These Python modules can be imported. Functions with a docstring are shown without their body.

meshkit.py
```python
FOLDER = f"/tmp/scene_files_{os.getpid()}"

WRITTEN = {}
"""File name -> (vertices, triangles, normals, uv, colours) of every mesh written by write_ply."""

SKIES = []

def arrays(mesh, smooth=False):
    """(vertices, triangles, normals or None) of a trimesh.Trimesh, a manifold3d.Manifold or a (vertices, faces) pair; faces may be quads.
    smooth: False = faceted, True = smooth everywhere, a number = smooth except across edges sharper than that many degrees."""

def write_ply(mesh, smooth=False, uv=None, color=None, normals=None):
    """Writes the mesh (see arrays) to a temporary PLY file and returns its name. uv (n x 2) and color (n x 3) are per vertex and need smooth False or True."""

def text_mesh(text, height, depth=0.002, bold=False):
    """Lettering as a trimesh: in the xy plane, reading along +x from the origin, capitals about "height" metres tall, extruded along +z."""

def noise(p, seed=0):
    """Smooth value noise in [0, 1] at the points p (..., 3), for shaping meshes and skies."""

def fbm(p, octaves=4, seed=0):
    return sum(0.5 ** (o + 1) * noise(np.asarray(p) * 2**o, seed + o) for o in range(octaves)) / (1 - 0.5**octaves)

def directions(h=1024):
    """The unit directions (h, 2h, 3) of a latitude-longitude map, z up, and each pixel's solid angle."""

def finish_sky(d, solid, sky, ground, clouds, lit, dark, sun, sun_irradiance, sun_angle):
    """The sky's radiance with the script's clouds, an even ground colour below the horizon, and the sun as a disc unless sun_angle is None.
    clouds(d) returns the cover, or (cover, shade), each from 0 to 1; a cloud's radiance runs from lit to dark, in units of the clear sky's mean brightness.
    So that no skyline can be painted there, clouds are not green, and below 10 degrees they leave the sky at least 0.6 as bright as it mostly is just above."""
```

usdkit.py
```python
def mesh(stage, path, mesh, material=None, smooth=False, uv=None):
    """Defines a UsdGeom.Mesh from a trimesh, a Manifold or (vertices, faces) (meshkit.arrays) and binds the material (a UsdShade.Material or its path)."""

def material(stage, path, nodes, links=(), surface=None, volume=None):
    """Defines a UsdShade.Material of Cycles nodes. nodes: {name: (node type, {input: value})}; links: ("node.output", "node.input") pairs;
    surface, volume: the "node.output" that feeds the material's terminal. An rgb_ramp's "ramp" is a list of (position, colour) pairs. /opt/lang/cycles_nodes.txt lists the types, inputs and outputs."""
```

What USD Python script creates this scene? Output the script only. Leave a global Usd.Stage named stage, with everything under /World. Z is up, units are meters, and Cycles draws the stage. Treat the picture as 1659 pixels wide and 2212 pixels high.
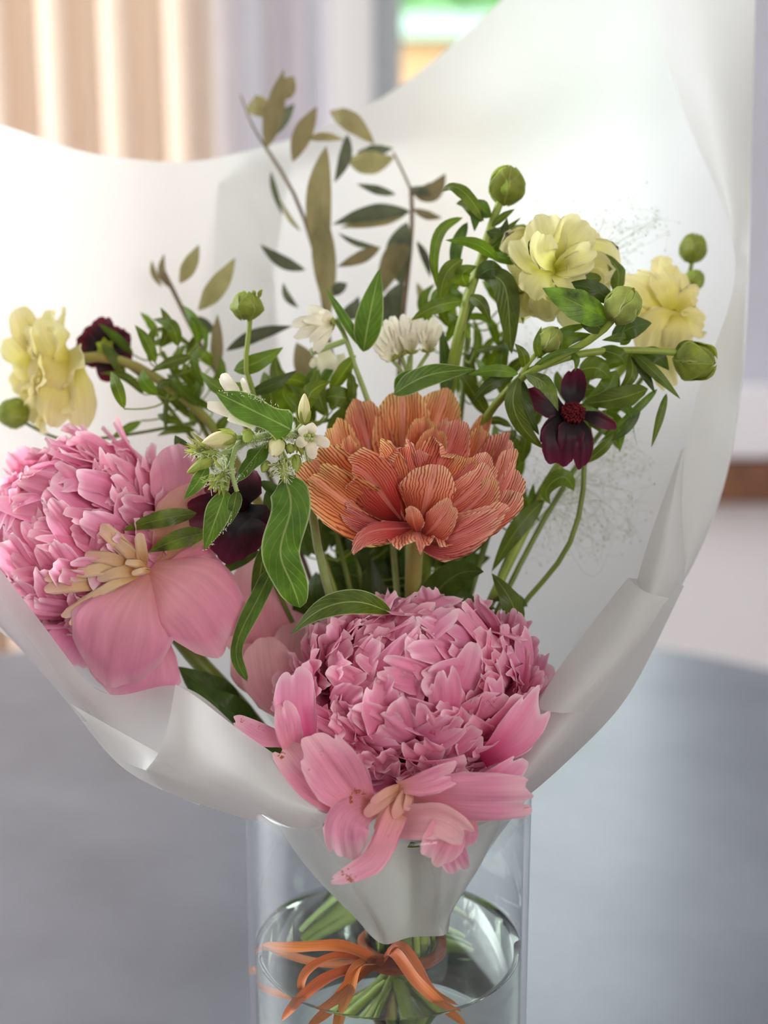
import math, random
import numpy as np
import usdkit
from meshkit import noise, fbm
from scipy.interpolate import CubicSpline
from pxr import Usd, UsdGeom, UsdLux, UsdShade, Gf, Sdf

stage = Usd.Stage.CreateInMemory()
UsdGeom.SetStageUpAxis(stage, "Z")
UsdGeom.Xform.Define(stage, "/World")
rng = np.random.default_rng(7)

# ------------------------------------------------------------------ camera, light, exposure
W, H = 1659, 2212
CAM = np.array([0.0, 0.0, 1.22])
PITCH = math.radians(11.0)
TV = 0.414                                  # tangent of half the vertical angle
D0 = 0.616                                  # distance of the plane in focus
K = 2 * TV * D0 / H                         # metres per pixel in that plane
RIGHT = np.array([1.0, 0, 0])
FWD = np.array([0.0, math.cos(PITCH), -math.sin(PITCH)])
UPV = np.array([0.0, math.sin(PITCH), math.cos(PITCH)])
BACK = -FWD

cam = UsdGeom.Camera.Define(stage, "/World/camera")
FOCAL = 24.0 / (2 * TV * W / H)
cam.CreateHorizontalApertureAttr(24.0)
cam.CreateVerticalApertureAttr(24.0 * H / W)
cam.CreateFocalLengthAttr(FOCAL)
cam.CreateFStopAttr(FOCAL / 13.0)
cam.CreateFocusDistanceAttr(0.603)
cam.CreateClippingRangeAttr(Gf.Vec2f(0.05, 200))
cam.CreateExposureAttr(0.28)
M4 = np.eye(4)
M4[0, :3], M4[1, :3], M4[2, :3], M4[3, :3] = RIGHT, UPV, BACK, CAM
cam.AddTransformOp().Set(Gf.Matrix4d(*M4.ravel().tolist()))

dome = UsdLux.DomeLight.Define(stage, "/World/sky")
dome.CreateIntensityAttr(1.9)
dome.CreateColorAttr(Gf.Vec3f(0.75, 0.81, 0.86))


def rect_light(name, pos, target, w, h, intensity, color):
    l = UsdLux.RectLight.Define(stage, "/World/" + name)
    l.CreateWidthAttr(w)
    l.CreateHeightAttr(h)
    l.CreateIntensityAttr(intensity)
    l.CreateColorAttr(Gf.Vec3f(*color))
    p, t = np.array(pos, float), np.array(target, float)
    z = (p - t) / np.linalg.norm(p - t)
    x = np.cross([0, 0, 1.0], z)
    x /= np.linalg.norm(x)
    y = np.cross(z, x)
    m = np.eye(4)
    m[0, :3], m[1, :3], m[2, :3], m[3, :3] = x, y, z, p
    l.AddTransformOp().Set(Gf.Matrix4d(*m.ravel().tolist()))


# daylight that comes in at the tall window in the left-hand side of the room
rect_light("side_window_daylight", (-2.35, 1.35, 1.75), (0, 0.62, 1.2), 1.5, 1.9, 6.8, (0.98, 0.98, 0.98))
rect_light("front_window_daylight", (1.0, -2.15, 1.7), (0, 0.6, 1.1), 1.6, 1.5, 6.5, (1.0, 0.98, 0.95))


# ------------------------------------------------------------------ helpers
def P(px, py, dd=0.0):
    """The world point seen at pixel (px, py), dd centimetres beyond the plane in focus."""
    d = D0 + dd / 100.0
    s = K * d / D0
    return CAM + RIGHT * ((px - W / 2) * s) + UPV * ((H / 2 - py) * s) + FWD * d


def PZ(px, py, z):
    """The world point at height z seen at that pixel."""
    r = FWD * D0 + RIGHT * ((px - W / 2) * K) + UPV * ((H / 2 - py) * K)
    return CAM + r * ((z - CAM[2]) / r[2])


def PY(px, py, y):
    r = FWD * D0 + RIGHT * ((px - W / 2) * K) + UPV * ((H / 2 - py) * K)
    return CAM + r * ((y - CAM[1]) / r[1])


def cv(v):
    """A direction given as (right, up, towards the camera)."""
    v = np.asarray(v, float)
    r = RIGHT * v[0] + UPV * v[1] + BACK * v[2]
    return r / np.linalg.norm(r)


def lin(r, g, b):
    c = np.array([r, g, b]) / 255.0
    return tuple(np.where(c <= 0.04045, c / 12.92, ((c + 0.055) / 1.055) ** 2.4).tolist())


def unit(a):
    return a / np.maximum(np.linalg.norm(a, axis=-1, keepdims=True), 1e-12)


def curve(pts, n, t=None):
    """n points along a smooth curve through pts."""
    p = np.asarray(pts, float)
    t = np.linspace(0, 1, n) if t is None else t
    if len(p) == 2:
        return p[0] + (p[1] - p[0]) * t[:, None]
    s = np.concatenate([[0], np.cumsum(np.sqrt(np.linalg.norm(np.diff(p, axis=0), axis=1)) + 1e-9)])
    return CubicSpline(s / s[-1], p, bc_type="natural")(t)


COUNT = {}


def numbered(parent, name):
    k = (parent, name)
    n = COUNT.get(k, 0)
    COUNT[k] = n + 1
    return name if n == 0 else f"{name}_{n:03d}"


class Thing:
    def __init__(self, name, label, cat, base, group=None, kind=None):
        self.path = "/World/" + numbered("/World", name)
        self.base = np.asarray(base, float)
        x = UsdGeom.Xform.Define(stage, self.path)
        x.AddTranslateOp().Set(Gf.Vec3d(*map(float, self.base)))
        tag(x.GetPrim(), label, cat, group, kind)

    def part(self, name, mesh, mat, parent=None, label=None, kind=None, smooth=True):
        root = parent or self.path
        path = root + "/" + numbered(root, name)
        v, f, uv = mesh if len(mesh) == 3 else (*mesh, None)
        m = usdkit.mesh(stage, path, (np.asarray(v) - self.base, f), mat, smooth=smooth, uv=uv)
        if label:
            m.GetPrim().SetCustomDataByKey("label", label)
        if kind:
            m.GetPrim().SetCustomDataByKey("kind", kind)
        return path


def tag(p, label=None, cat=None, group=None, kind=None):
    for k, v in (("label", label), ("category", cat), ("group", group), ("kind", kind)):
        if v:
            p.SetCustomDataByKey(k, v)


def single(name, mesh, mat, label=None, cat=None, group=None, kind=None, smooth=False):
    path = "/World/" + numbered("/World", name)
    v, f, uv = mesh if len(mesh) == 3 else (*mesh, None)
    m = usdkit.mesh(stage, path, (v, f), mat, smooth=smooth, uv=uv)
    tag(m.GetPrim(), label, cat, group, kind)
    return path


def grid_faces(nu, nv, wrap=False):
    """Quads of a grid stored as [v][u]."""
    f = []
    for j in range(nv - 1):
        for i in range(nu if wrap else nu - 1):
            a, b = j * nu + i, j * nu + (i + 1) % nu
            f.append((a, b, b + nu, a + nu))
    return np.array(f, int)


def joined(meshes):
    v, f, uv, n = [], [], [], 0
    for m in meshes:
        v.append(m[0])
        ff = np.asarray(m[1])
        if ff.shape[1] == 4:
            ff = np.vstack([ff[:, [0, 1, 2]], ff[:, [0, 2, 3]]])
        f.append(ff + n)
        n += len(m[0])
        uv.append(m[2] if len(m) > 2 and m[2] is not None else np.zeros((len(m[0]), 2)))
    return np.vstack(v), np.vstack(f), np.vstack(uv)


def tube(pts, r0, r1=None, sides=8, n=None, world=False, cap=True):
    """A tube through control points (px, py, dd) or world points; radii in pixels of the picture (or metres)."""
    w = np.array(pts, float) if world else np.array([P(*p) for p in pts])
    n = n or max(5, 4 * len(w))
    c = curve(w, n)
    sc = 1.0 if world else K
    r1 = r0 if r1 is None else r1
    rad = np.linspace(r0, r1, n) * sc
    t = unit(np.gradient(c, axis=0))
    a = np.cross(t[0], [0.3, 0.9, 0.2])
    a /= np.linalg.norm(a)
    v = []
    ang = np.linspace(0, 2 * np.pi, sides, endpoint=False)
    for i in range(n):
        a = a - t[i] * (a @ t[i])
        a /= np.linalg.norm(a)
        b = np.cross(t[i], a)
        v.append(c[i] + rad[i] * (np.cos(ang)[:, None] * a + np.sin(ang)[:, None] * b))
    v = np.vstack(v)
    f = grid_faces(sides, n, True)
    f = np.vstack([f[:, [0, 1, 2]], f[:, [0, 2, 3]]])
    if cap:
        k = len(v)
        v = np.vstack([v, c[0], c[-1]])
        f = np.vstack([f, [(k, (i + 1) % sides, i) for i in range(sides)],
                       [(k + 1, k - sides + i, k - sides + (i + 1) % sides) for i in range(sides)]])
    return v, f


PROF = {
    "leaf": lambda v: np.sin(np.pi * np.clip(v, 0, 1) ** 0.75) ** 0.85,
    "lance": lambda v: np.sin(np.pi * np.clip(v, 0, 1) ** 0.9) ** 0.9,
    "heart": lambda v: np.where(v < 0.12, (v / 0.12) ** 0.4, 1) * (1 - np.clip(v - .12, 0, 1) ** 2.2 * 1.3).clip(0) ** .6 * (0.82 + .18 * np.cos(v * 9)),
    "strap": lambda v: np.minimum(1, v * 7 + .25) * np.sqrt(np.clip(1 - v ** 5, 0, 1)),
    "sepal": lambda v: np.sqrt(np.clip(1 - v ** 1.6, 0, 1)),
}


def frame(spine, nv, hint, roll, ts=None):
    c = curve(spine, nv, ts)
    t = unit(np.gradient(c, axis=0))
    h = np.broadcast_to(np.asarray(hint, float), t.shape)
    s = unit(np.cross(h, t))
    n = np.cross(t, s)
    rl = np.radians(np.interp(np.linspace(0, 1, nv), np.linspace(0, 1, len(np.atleast_1d(roll))), np.atleast_1d(roll)))[:, None]
    return c, t, s * np.cos(rl) + n * np.sin(rl), n * np.cos(rl) - s * np.sin(rl)


def blade(pts, w, prof="leaf", hint=(0, 0, 1), roll=0.0, cup=0.0, fold=0.0, wave=0.0, freq=3.0, nu=7, nv=14, world=False, seed=0, twist_edge=0.0):
    """A leaf: its midrib runs through pts, w is half its width in pixels."""
    sp = np.array(pts, float) if world else np.array([P(*p) for p in pts])
    h = np.asarray(hint, float) if world else cv(hint)
    sc = 1.0 if world else K * np.mean([(D0 + p[2] / 100) / D0 for p in pts])
    c, t, s, n = frame(sp, nv, h, roll)
    v = np.linspace(0, 1, nv)
    u = np.linspace(-1, 1, nu)
    half = w * sc * np.maximum(PROF[prof](v), 0.012)
    ph = (seed * 1.7) % 6.28
    U, V = np.meshgrid(u, v)
    edge = 1 + twist_edge * np.sin(V * freq * 9 + ph * 2 + np.sign(U)) * np.abs(U) ** 2
    lift = cup * U ** 2 + fold * np.abs(U) + wave * np.abs(U) ** 1.5 * np.sin(V * freq * 2 * np.pi + ph + 1.3 * np.sign(U))
    X = c[:, None] + s[:, None] * (U * edge * half[:, None])[..., None] + n[:, None] * (lift * half[:, None])[..., None]
    return X.reshape(-1, 3), grid_faces(nu, nv), np.stack([U / 2 + .5, V], -1).reshape(-1, 2)


def petal(pts, w, hint=(0, 0, 1), roll=0.0, cup=0.25, round_=0.35, jag=0.04, frill=0.06, base=0.3, grow=0.65, tipw=0.9, freq=3.0, nu=11, nv=12, world=False, seed=0, split=0.0, crease=0.0, jf=7.0, curl=0.0):
    """A petal with a broad, rounded and ragged end: pts is its spine from its base to its tip, w half its width in pixels."""
    sp = np.array(pts, float) if world else np.array([P(*p) for p in pts])
    h = np.asarray(hint, float) if world else cv(hint)
    sc = 1.0 if world else K * np.mean([(D0 + p[2] / 100) / D0 for p in pts])
    u = np.linspace(-1, 1, nu)
    q = np.stack([u * jf / 2 + seed * 3.7, np.full(nu, seed * 1.3), np.zeros(nu)], -1)
    ln = 1 - round_ * np.abs(u) ** 2.6 + jag * (noise(q * .7, seed) * 2 - 1) + jag * 2.4 * (np.abs(np.sin(u * jf * .42 + seed * 1.9 + .5 * np.sin(u * 5 + seed))) ** .55 - .8)
    ln -= .30 * np.clip((np.abs(u) - .62) / .38, 0, 1) ** 2.2
    ln -= split * np.exp(-((u - .15 * math.sin(seed * 2.1)) / .13) ** 2)
    v = np.linspace(0, 1, nv)
    m = 40
    c, t, s, n = frame(sp, m, h, roll)
    U, V = np.meshgrid(u, v)
    T = np.clip(V * ln[None, :] * (1 / max(ln.max(), 1)), 0, 1)
    x = T * (m - 1)
    at = lambda a: np.stack([np.interp(x, np.arange(m), a[:, k]) for k in range(3)], -1)
    g = np.clip(T / grow, 0, 1)
    wd = base + (1 - base) * (g * g * (3 - 2 * g))
    wd = wd * (1 - (1 - tipw) * np.clip((T - grow) / (1 - grow), 0, 1) ** 2)
    half = w * sc * wd
    ph = seed * 2.399
    lift = cup * U ** 2 + frill * T ** 2 * (np.sin(U * freq * 2.2 + ph + T * 3) + .6 * np.sin(U * freq * 4.6 + ph * 2.0 - T * 4)) - crease * np.exp(-(U / .1) ** 2)
    lift = lift + curl * np.clip((T - .75) / .25, 0, 1) ** 2
    X = at(c) + at(s) * (U * half)[..., None] + at(n) * (lift * half)[..., None]
    return X.reshape(-1, 3), grid_faces(nu, nv), np.stack([U / 2 + .5, V], -1).reshape(-1, 2)


def loft(rows, nu=30, nv=40, ripple=0.0, seed=0):
    """A sheet through rows of control points (px, py, dd)."""
    r = np.array([curve([P(*p) for p in row], nu) for row in rows])
    X = np.array([curve(r[:, i], nv) for i in range(nu)]).transpose(1, 0, 2)
    if ripple:
        X = X + BACK * (ripple * (fbm(X * 9, 3, seed) - .5))[..., None]
    U, V = np.meshgrid(np.linspace(0, 1, nu), np.linspace(0, 1, nv))
    return X.reshape(-1, 3), grid_faces(nu, nv), np.stack([U, V], -1).reshape(-1, 2)


def box(x0, y0, z0, x1, y1, z1, b=0.0):
    import manifold3d as m3
    if b <= 0:
        m = m3.Manifold.cube([x1 - x0, y1 - y0, z1 - z0]).translate([x0, y0, z0])
    else:
        s = [m3.Manifold.sphere(b, 8).translate([x, y, z]) for x in (x0 + b, x1 - b) for y in (y0 + b, y1 - b) for z in (z0 + b, z1 - b)]
        m = m3.Manifold.batch_hull(s)
    g = m.to_mesh()
    return np.array(g.vert_properties[:, :3]), np.array(g.tri_verts)


def lathe(profile, centre, n=96, close=False):
    """Turns (radius, height) pairs about a vertical axis through centre."""
    pr = np.array(profile, float)
    a = np.linspace(0, 2 * np.pi, n, endpoint=False)
    v = np.stack([pr[:, 0][:, None] * np.cos(a) + centre[0], pr[:, 0][:, None] * np.sin(a) + centre[1], np.repeat(pr[:, 1][:, None], n, 1) + centre[2]], -1)
    f = grid_faces(n, len(pr), True)
    return v.reshape(-1, 3), f


def ball(c, r, hint=None, nu=16, nv=12, squash=1.0):
    """A sphere about the world point c (radius in metres)."""
    th = np.linspace(0.001, np.pi - .001, nv)
    ph = np.linspace(0, 2 * np.pi, nu, endpoint=False)
    ax = np.array([0, 0, 1.0]) if hint is None else np.asarray(hint, float)
    a = unit(np.cross(ax, [0.31, 0.5, 0.8]))
    b = np.cross(ax, a)
    v = np.array([c + r * (math.sin(t) * (math.cos(p) * a + math.sin(p) * b) + squash * math.cos(t) * ax) for t in th for p in ph])
    return v, grid_faces(nu, nv, True)


# ------------------------------------------------------------------ materials
LK = "/World/Looks/"


def plain(name, color, rough=0.6, spec=0.3, noise_scale=None, color2=None, bump=0.0, metallic=0.0, sheen=0.0, coord="position"):
    nodes = {"p": ("principled_bsdf", {"base_color": color, "roughness": rough, "specular_ior_level": spec, "metallic": metallic, "sheen_weight": sheen})}
    links = []
    if noise_scale:
        nodes["g"] = ("geometry", {})
        nodes["n"] = ("noise_texture", {"scale": noise_scale, "detail": 5.0, "roughness": 0.6})
        nodes["r"] = ("rgb_ramp", {"ramp": [(0.3, color), (0.7, color2 or color)]})
        links += [("g.position", "n.vector"), ("n.fac", "r.fac"), ("r.color", "p.base_color")]
        if bump:
            nodes["b"] = ("bump", {"strength": bump, "distance": 0.002})
            links += [("n.fac", "b.height"), ("b.normal", "p.normal")]
    return usdkit.material(stage, LK + name, nodes, links, surface="p.BSDF")


def petal_mat(name, ramp, trans=0.35, streak=0.18, sat=(0.03, 0.25), rough=0.6, streak_scale=34.0, stain=None, sheen=0.15, bump=0.25):
    """Petals: colour from the base to the tip, fine streaks along the petal, every petal a little different."""
    n = {
        "uv": ("uvmap", {"attribute": "st"}),
        "s": ("separate_xyz", {}),
        "r": ("rgb_ramp", {"ramp": ramp}),
        "sc": ("mapping", {"scale": (streak_scale, 2.2, 1.0)}),
        "o": ("object_info", {}),
        "n": ("noise_texture", {"scale": 1.0, "detail": 3.0}),
        "mr": ("map_range", {"from_min": 0.3, "from_max": 0.7, "to_min": 1 - streak, "to_max": 1 + streak * .5}),
        "rv": ("map_range", {"from_min": 0.0, "from_max": 1.0, "to_min": 1 - sat[1], "to_max": 1 + sat[1] * .35}),
        "rh": ("map_range", {"from_min": 0.0, "from_max": 1.0, "to_min": .5 - sat[0], "to_max": .5 + sat[0]}),
        "mm": ("math", {"math_type": "multiply"}),
        "h": ("hsv", {}),
        "p": ("principled_bsdf", {"roughness": rough, "specular_ior_level": 0.25, "sheen_weight": sheen, "sheen_roughness": 0.5}),
        "t": ("translucent_bsdf", {}),
        "mix": ("mix_closure", {"fac": trans}),
    }
    l = [("uv.UV", "s.vector"), ("s.y", "r.fac"), ("uv.UV", "sc.vector"), ("sc.vector", "n.vector"), ("n.fac", "mr.value"), ("o.random", "rv.value"), ("o.random", "rh.value"),
         ("mr.result", "mm.value1"), ("rv.result", "mm.value2"), ("mm.value", "h.value"), ("rh.result", "h.hue"), ("r.color", "h.color"),
         ("p.BSDF", "mix.closure1"), ("t.BSDF", "mix.closure2")]
    out = "h.color"
    if stain:
        n["g"] = ("geometry", {})
        n["sn"] = ("noise_texture", {"scale": 90.0, "detail": 4.0, "roughness": 0.7})
        n["sr"] = ("rgb_ramp", {"ramp": [(0.0, (0, 0, 0)), (0.655, (0, 0, 0)), (0.70, (1, 1, 1))]})
        n["sm"] = ("mix_color", {"b": stain})
        l += [("g.position", "sn.vector"), ("sn.fac", "sr.fac"), ("sr.color", "sm.fac"), ("h.color", "sm.a")]
        out = "sm.result"
    l += [(out, "p.base_color"), (out, "t.color")]
    return usdkit.material(stage, LK + name, n, l, surface="mix.closure")


def leaf_mat(name, color, vein, trans=0.35, rough=0.42, vein_amt=0.55, edge=None, sides=9.0, mottle=0.25):
    """Leaves: a paler midrib and side veins laid out in the leaf's own coordinates."""
    n = {
        "uv": ("uvmap", {"attribute": "st"}), "s": ("separate_xyz", {}),
        "a1": ("math", {"math_type": "subtract", "value2": 0.5}), "a2": ("math", {"math_type": "absolute"}),
        "rib": ("map_range", {"from_min": 0.012, "from_max": 0.04, "to_min": 1.0, "to_max": 0.0, "clamp": True}),
        "k1": ("math", {"math_type": "multiply", "value2": sides}), "k2": ("math", {"math_type": "multiply", "value2": -sides * 0.62}),
        "k3": ("math", {"math_type": "add"}), "k4": ("math", {"math_type": "fraction"}),
        "k5": ("map_range", {"from_min": 0.0, "from_max": 0.13, "to_min": 0.55, "to_max": 0.0, "clamp": True}),
        "mx": ("math", {"math_type": "maximum"}), "amt": ("math", {"math_type": "multiply", "value2": vein_amt}),
        "g": ("geometry", {}), "n": ("noise_texture", {"scale": 140.0, "detail": 4.0}),
        "o": ("object_info", {}),
        "mr": ("map_range", {"from_min": 0.3, "from_max": 0.7, "to_min": 1 - mottle, "to_max": 1 + mottle}),
        "rv": ("map_range", {"from_min": 0.0, "from_max": 1.0, "to_min": 0.72, "to_max": 1.3}),
        "mm": ("math", {"math_type": "multiply"}),
        "rh": ("map_range", {"from_min": 0.0, "from_max": 1.0, "to_min": 0.472, "to_max": 0.505}),
        "h": ("hsv", {"color": color}), "c": ("mix_color", {"b": vein}),
        "bp": ("bump", {"strength": 0.5, "distance": 0.0008}),
        "p": ("principled_bsdf", {"roughness": rough, "specular_ior_level": 0.4}), "t": ("translucent_bsdf", {}), "mix": ("mix_closure", {"fac": trans}),
        "tc": ("hsv", {"value": 1.5, "saturation": 1.1, "hue": 0.48}),
    }
    l = [("uv.UV", "s.vector"), ("s.x", "a1.value1"), ("a1.value", "a2.value1"), ("a2.value", "rib.value"), ("s.y", "k1.value1"), ("a2.value", "k2.value1"),
         ("k1.value", "k3.value1"), ("k2.value", "k3.value2"), ("k3.value", "k4.value1"), ("k4.value", "k5.value"), ("rib.result", "mx.value1"), ("k5.result", "mx.value2"),
         ("mx.value", "amt.value1"), ("g.position", "n.vector"), ("n.fac", "mr.value"), ("o.random", "rv.value"), ("mr.result", "mm.value1"), ("rv.result", "mm.value2"),
         ("mm.value", "h.value"), ("o.random", "rh.value"), ("rh.result", "h.hue"), ("h.color", "c.a"), ("amt.value", "c.fac"), ("mx.value", "bp.height"), ("bp.normal", "p.normal")]
    out = "c.result"
    if edge:
        n["er"] = ("map_range", {"from_min": 0.45, "from_max": 0.5, "to_min": 0.0, "to_max": 0.85, "clamp": True})
        n["em"] = ("mix_color", {"b": edge})
        l += [("a2.value", "er.value"), ("er.result", "em.fac"), ("c.result", "em.a")]
        out = "em.result"
    l += [(out, "p.base_color"), (out, "tc.color"), ("tc.color", "t.color"), ("p.BSDF", "mix.closure1"), ("t.BSDF", "mix.closure2")]
    return usdkit.material(stage, LK + name, n, l, surface="mix.closure")


def paper_mat(name, tint=(0.86, 0.87, 0.84), clear=0.10, trans=0.5):
    n = {
                "p": ("principled_bsdf", {"base_color": tint, "roughness": 0.42, "specular_ior_level": 0.35}),
        "t": ("translucent_bsdf", {"color": tint}), "m": ("mix_closure", {"fac": trans}),
        "c": ("refraction_bsdf", {"color": (0.97, 0.97, 0.95), "IOR": 1.15, "roughness": 0.85}), "m2": ("mix_closure", {"fac": clear}),
    }
    return usdkit.material(stage, LK + name, n, [("p.BSDF", "m.closure1"), ("t.BSDF", "m.closure2"),
                                                  ("m.closure", "m2.closure1"), ("c.BSDF", "m2.closure2")], surface="m2.closure")


def pane_mat(name, tint=(1, 1, 1), rough=0.0, ior=1.5):
    n = {"f": ("layer_weight", {"blend": 0.5}), "e": ("math", {"math_type": "power", "value2": 4.0}), "k": ("math", {"math_type": "multiply_add", "value2": 0.85, "value3": 0.035}), "t": ("transparent_bsdf", {"color": tint}), "g": ("glossy_bsdf", {"color": (1, 1, 1), "roughness": rough}), "m": ("mix_closure", {})}
    return usdkit.material(stage, LK + name, n, [("f.facing", "e.value1"), ("e.value", "k.value1"), ("k.value", "m.fac"), ("t.BSDF", "m.closure1"), ("g.BSDF", "m.closure2")], surface="m.closure")


# ------------------------------------------------------------------ the room
TZ = 0.75                                     # height of the table top
m_wall = plain("wall_paint", lin(192, 191, 201), 0.8, 0.2, 6.0, lin(187, 186, 196))
m_white = plain("white_paint", lin(240, 238, 236), 0.5, 0.3)
m_trim = plain("trim_paint", lin(222, 219, 223), 0.5, 0.3)
m_wood = plain("brown_wood", lin(128, 84, 58), 0.45, 0.4, 22.0, lin(96, 60, 42))
m_floor = plain("floor_boards", lin(176, 158, 138), 0.5, 0.3, 4.0, lin(150, 130, 110))
m_conc = plain("table_concrete", lin(107, 111, 121), 0.34, 0.6, 5.5, lin(88, 92, 101), bump=0.03)
m_leg = plain("table_steel", lin(60, 60, 64), 0.4, 0.5, metallic=0.8)

st = dict(kind="structure")
YW = 2.5                                      # the wall with the window
single("floor", box(-2.6, -2.2, -0.05, 2.4, YW + .2, 0.0), m_floor, **st)
WX0, WX1, WZ0, WZ1 = -0.92, 0.66, 0.98, 2.5   # the window opening
wall = joined([box(-2.6, YW, 0, WX0, YW + .2, 2.7), box(WX1, YW, 0, 2.4, YW + .2, 2.7), box(WX0, YW, 0, WX1, YW + .2, WZ0), box(WX0, YW, WZ1, WX1, YW + .2, 2.7)])
single("wall_back", wall[:2], m_wall, **st)
lw = joined([box(-2.6, -2.2, 0, -2.4, 0.5, 2.7), box(-2.6, 2.15, 0, -2.4, YW, 2.7), box(-2.6, 0.5, 0, -2.4, 2.15, .75)])
single("wall_left", lw[:2], m_wall, **st)
single("wall_right", box(2.2, -2.2, 0, 2.4, YW, 2.7), m_wall, **st)
single("wall_front", box(-2.6, -2.4, 0, 2.4, -2.2, 2.7), plain("brown_wall", lin(150, 138, 128), .8, .2), **st)
single("ceiling", box(-2.6, -2.4, 2.7, 2.4, YW + .2, 2.8), m_white, **st)
single("trim_1", box(0.50, YW - .13, 0.775, 2.2, YW, 0.855, .006), m_wood, **st)
single("trim_2", box(0.50, YW - .10, 0.86, 2.2, YW, 1.0, .006), m_trim, **st)
single("trim_3", box(0.45, YW - .05, 0.0, 2.2, YW, 0.772, .004), m_trim, **st)

win = Thing("window_1", None, None, (0, YW + .08, WZ0), kind="structure")
for a in ((WX0, WZ0, WX0 + .06, WZ1), (WX1 - .06, WZ0, WX1, WZ1), (WX0 + .06, WZ0, WX1 - .06, WZ0 + .06), (WX0 + .06, WZ1 - .06, WX1 - .06, WZ1), (-0.125, WZ0 + .06, -0.02, WZ1 - .06)):
    win.part("window_frame", box(a[0], YW + .05, a[1], a[2], YW + .11, a[3], .006), m_white, smooth=False)
win.part("sash_bar", box(-0.02, YW + .06, WZ0 + .06, 0.035, YW + .10, WZ1 - .06, .004), plain("grey_sash", lin(176, 182, 184), .5, .3), smooth=False)
m_pane = pane_mat("window_glass", (0.97, 0.99, 0.98))
win.part("pane", box(WX0 + .06, YW + .078, WZ0 + .06, -0.125, YW + .082, WZ1 - .06), m_pane, smooth=False)
win.part("pane", box(0.035, YW + .078, WZ0 + .06, WX1 - .06, YW + .082, WZ1 - .06), m_pane, smooth=False)


def fabric(name, c, trans, sc=60.0):
    n = {"g": ("geometry", {}), "n": ("noise_texture", {"scale": sc, "detail": 3.0}), "r": ("rgb_ramp", {"ramp": [(0.3, tuple(0.94 * x for x in c)), (0.7, c)]}),
         "p": ("principled_bsdf", {"roughness": 0.85, "specular_ior_level": 0.1, "sheen_weight": 0.2}), "t": ("translucent_bsdf", {}), "m": ("mix_closure", {"fac": trans})}
    return usdkit.material(stage, LK + name, n, [("g.position", "n.vector"), ("n.fac", "r.fac"), ("r.color", "p.base_color"), ("r.color", "t.color"), ("p.BSDF", "m.closure1"), ("t.BSDF", "m.closure2")], surface="m.closure")


def curtain(xs, y, z0, z1, seed, depth=.05):
    """A hanging cloth with folds at the given places across."""
    n = 220
    x = np.linspace(xs[0], xs[-1], n)
    ph = np.interp(x, xs, np.arange(len(xs)) * np.pi)
    zz = np.linspace(z0, z1, 24)
    X, Z = np.meshgrid(x, zz)
    Yd = y + depth * np.cos(ph)[None, :] * (1 - .15 * (Z - z0) / (z1 - z0)) + .012 * (fbm(np.stack([X * 9, Z * 1.5, X * 0 + seed], -1), 3, seed) - .5)
    X = X + .012 * np.sin(ph * 2)[None, :]
    return np.stack([X, Yd, Z], -1).reshape(-1, 3), grid_faces(n, 24)


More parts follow.
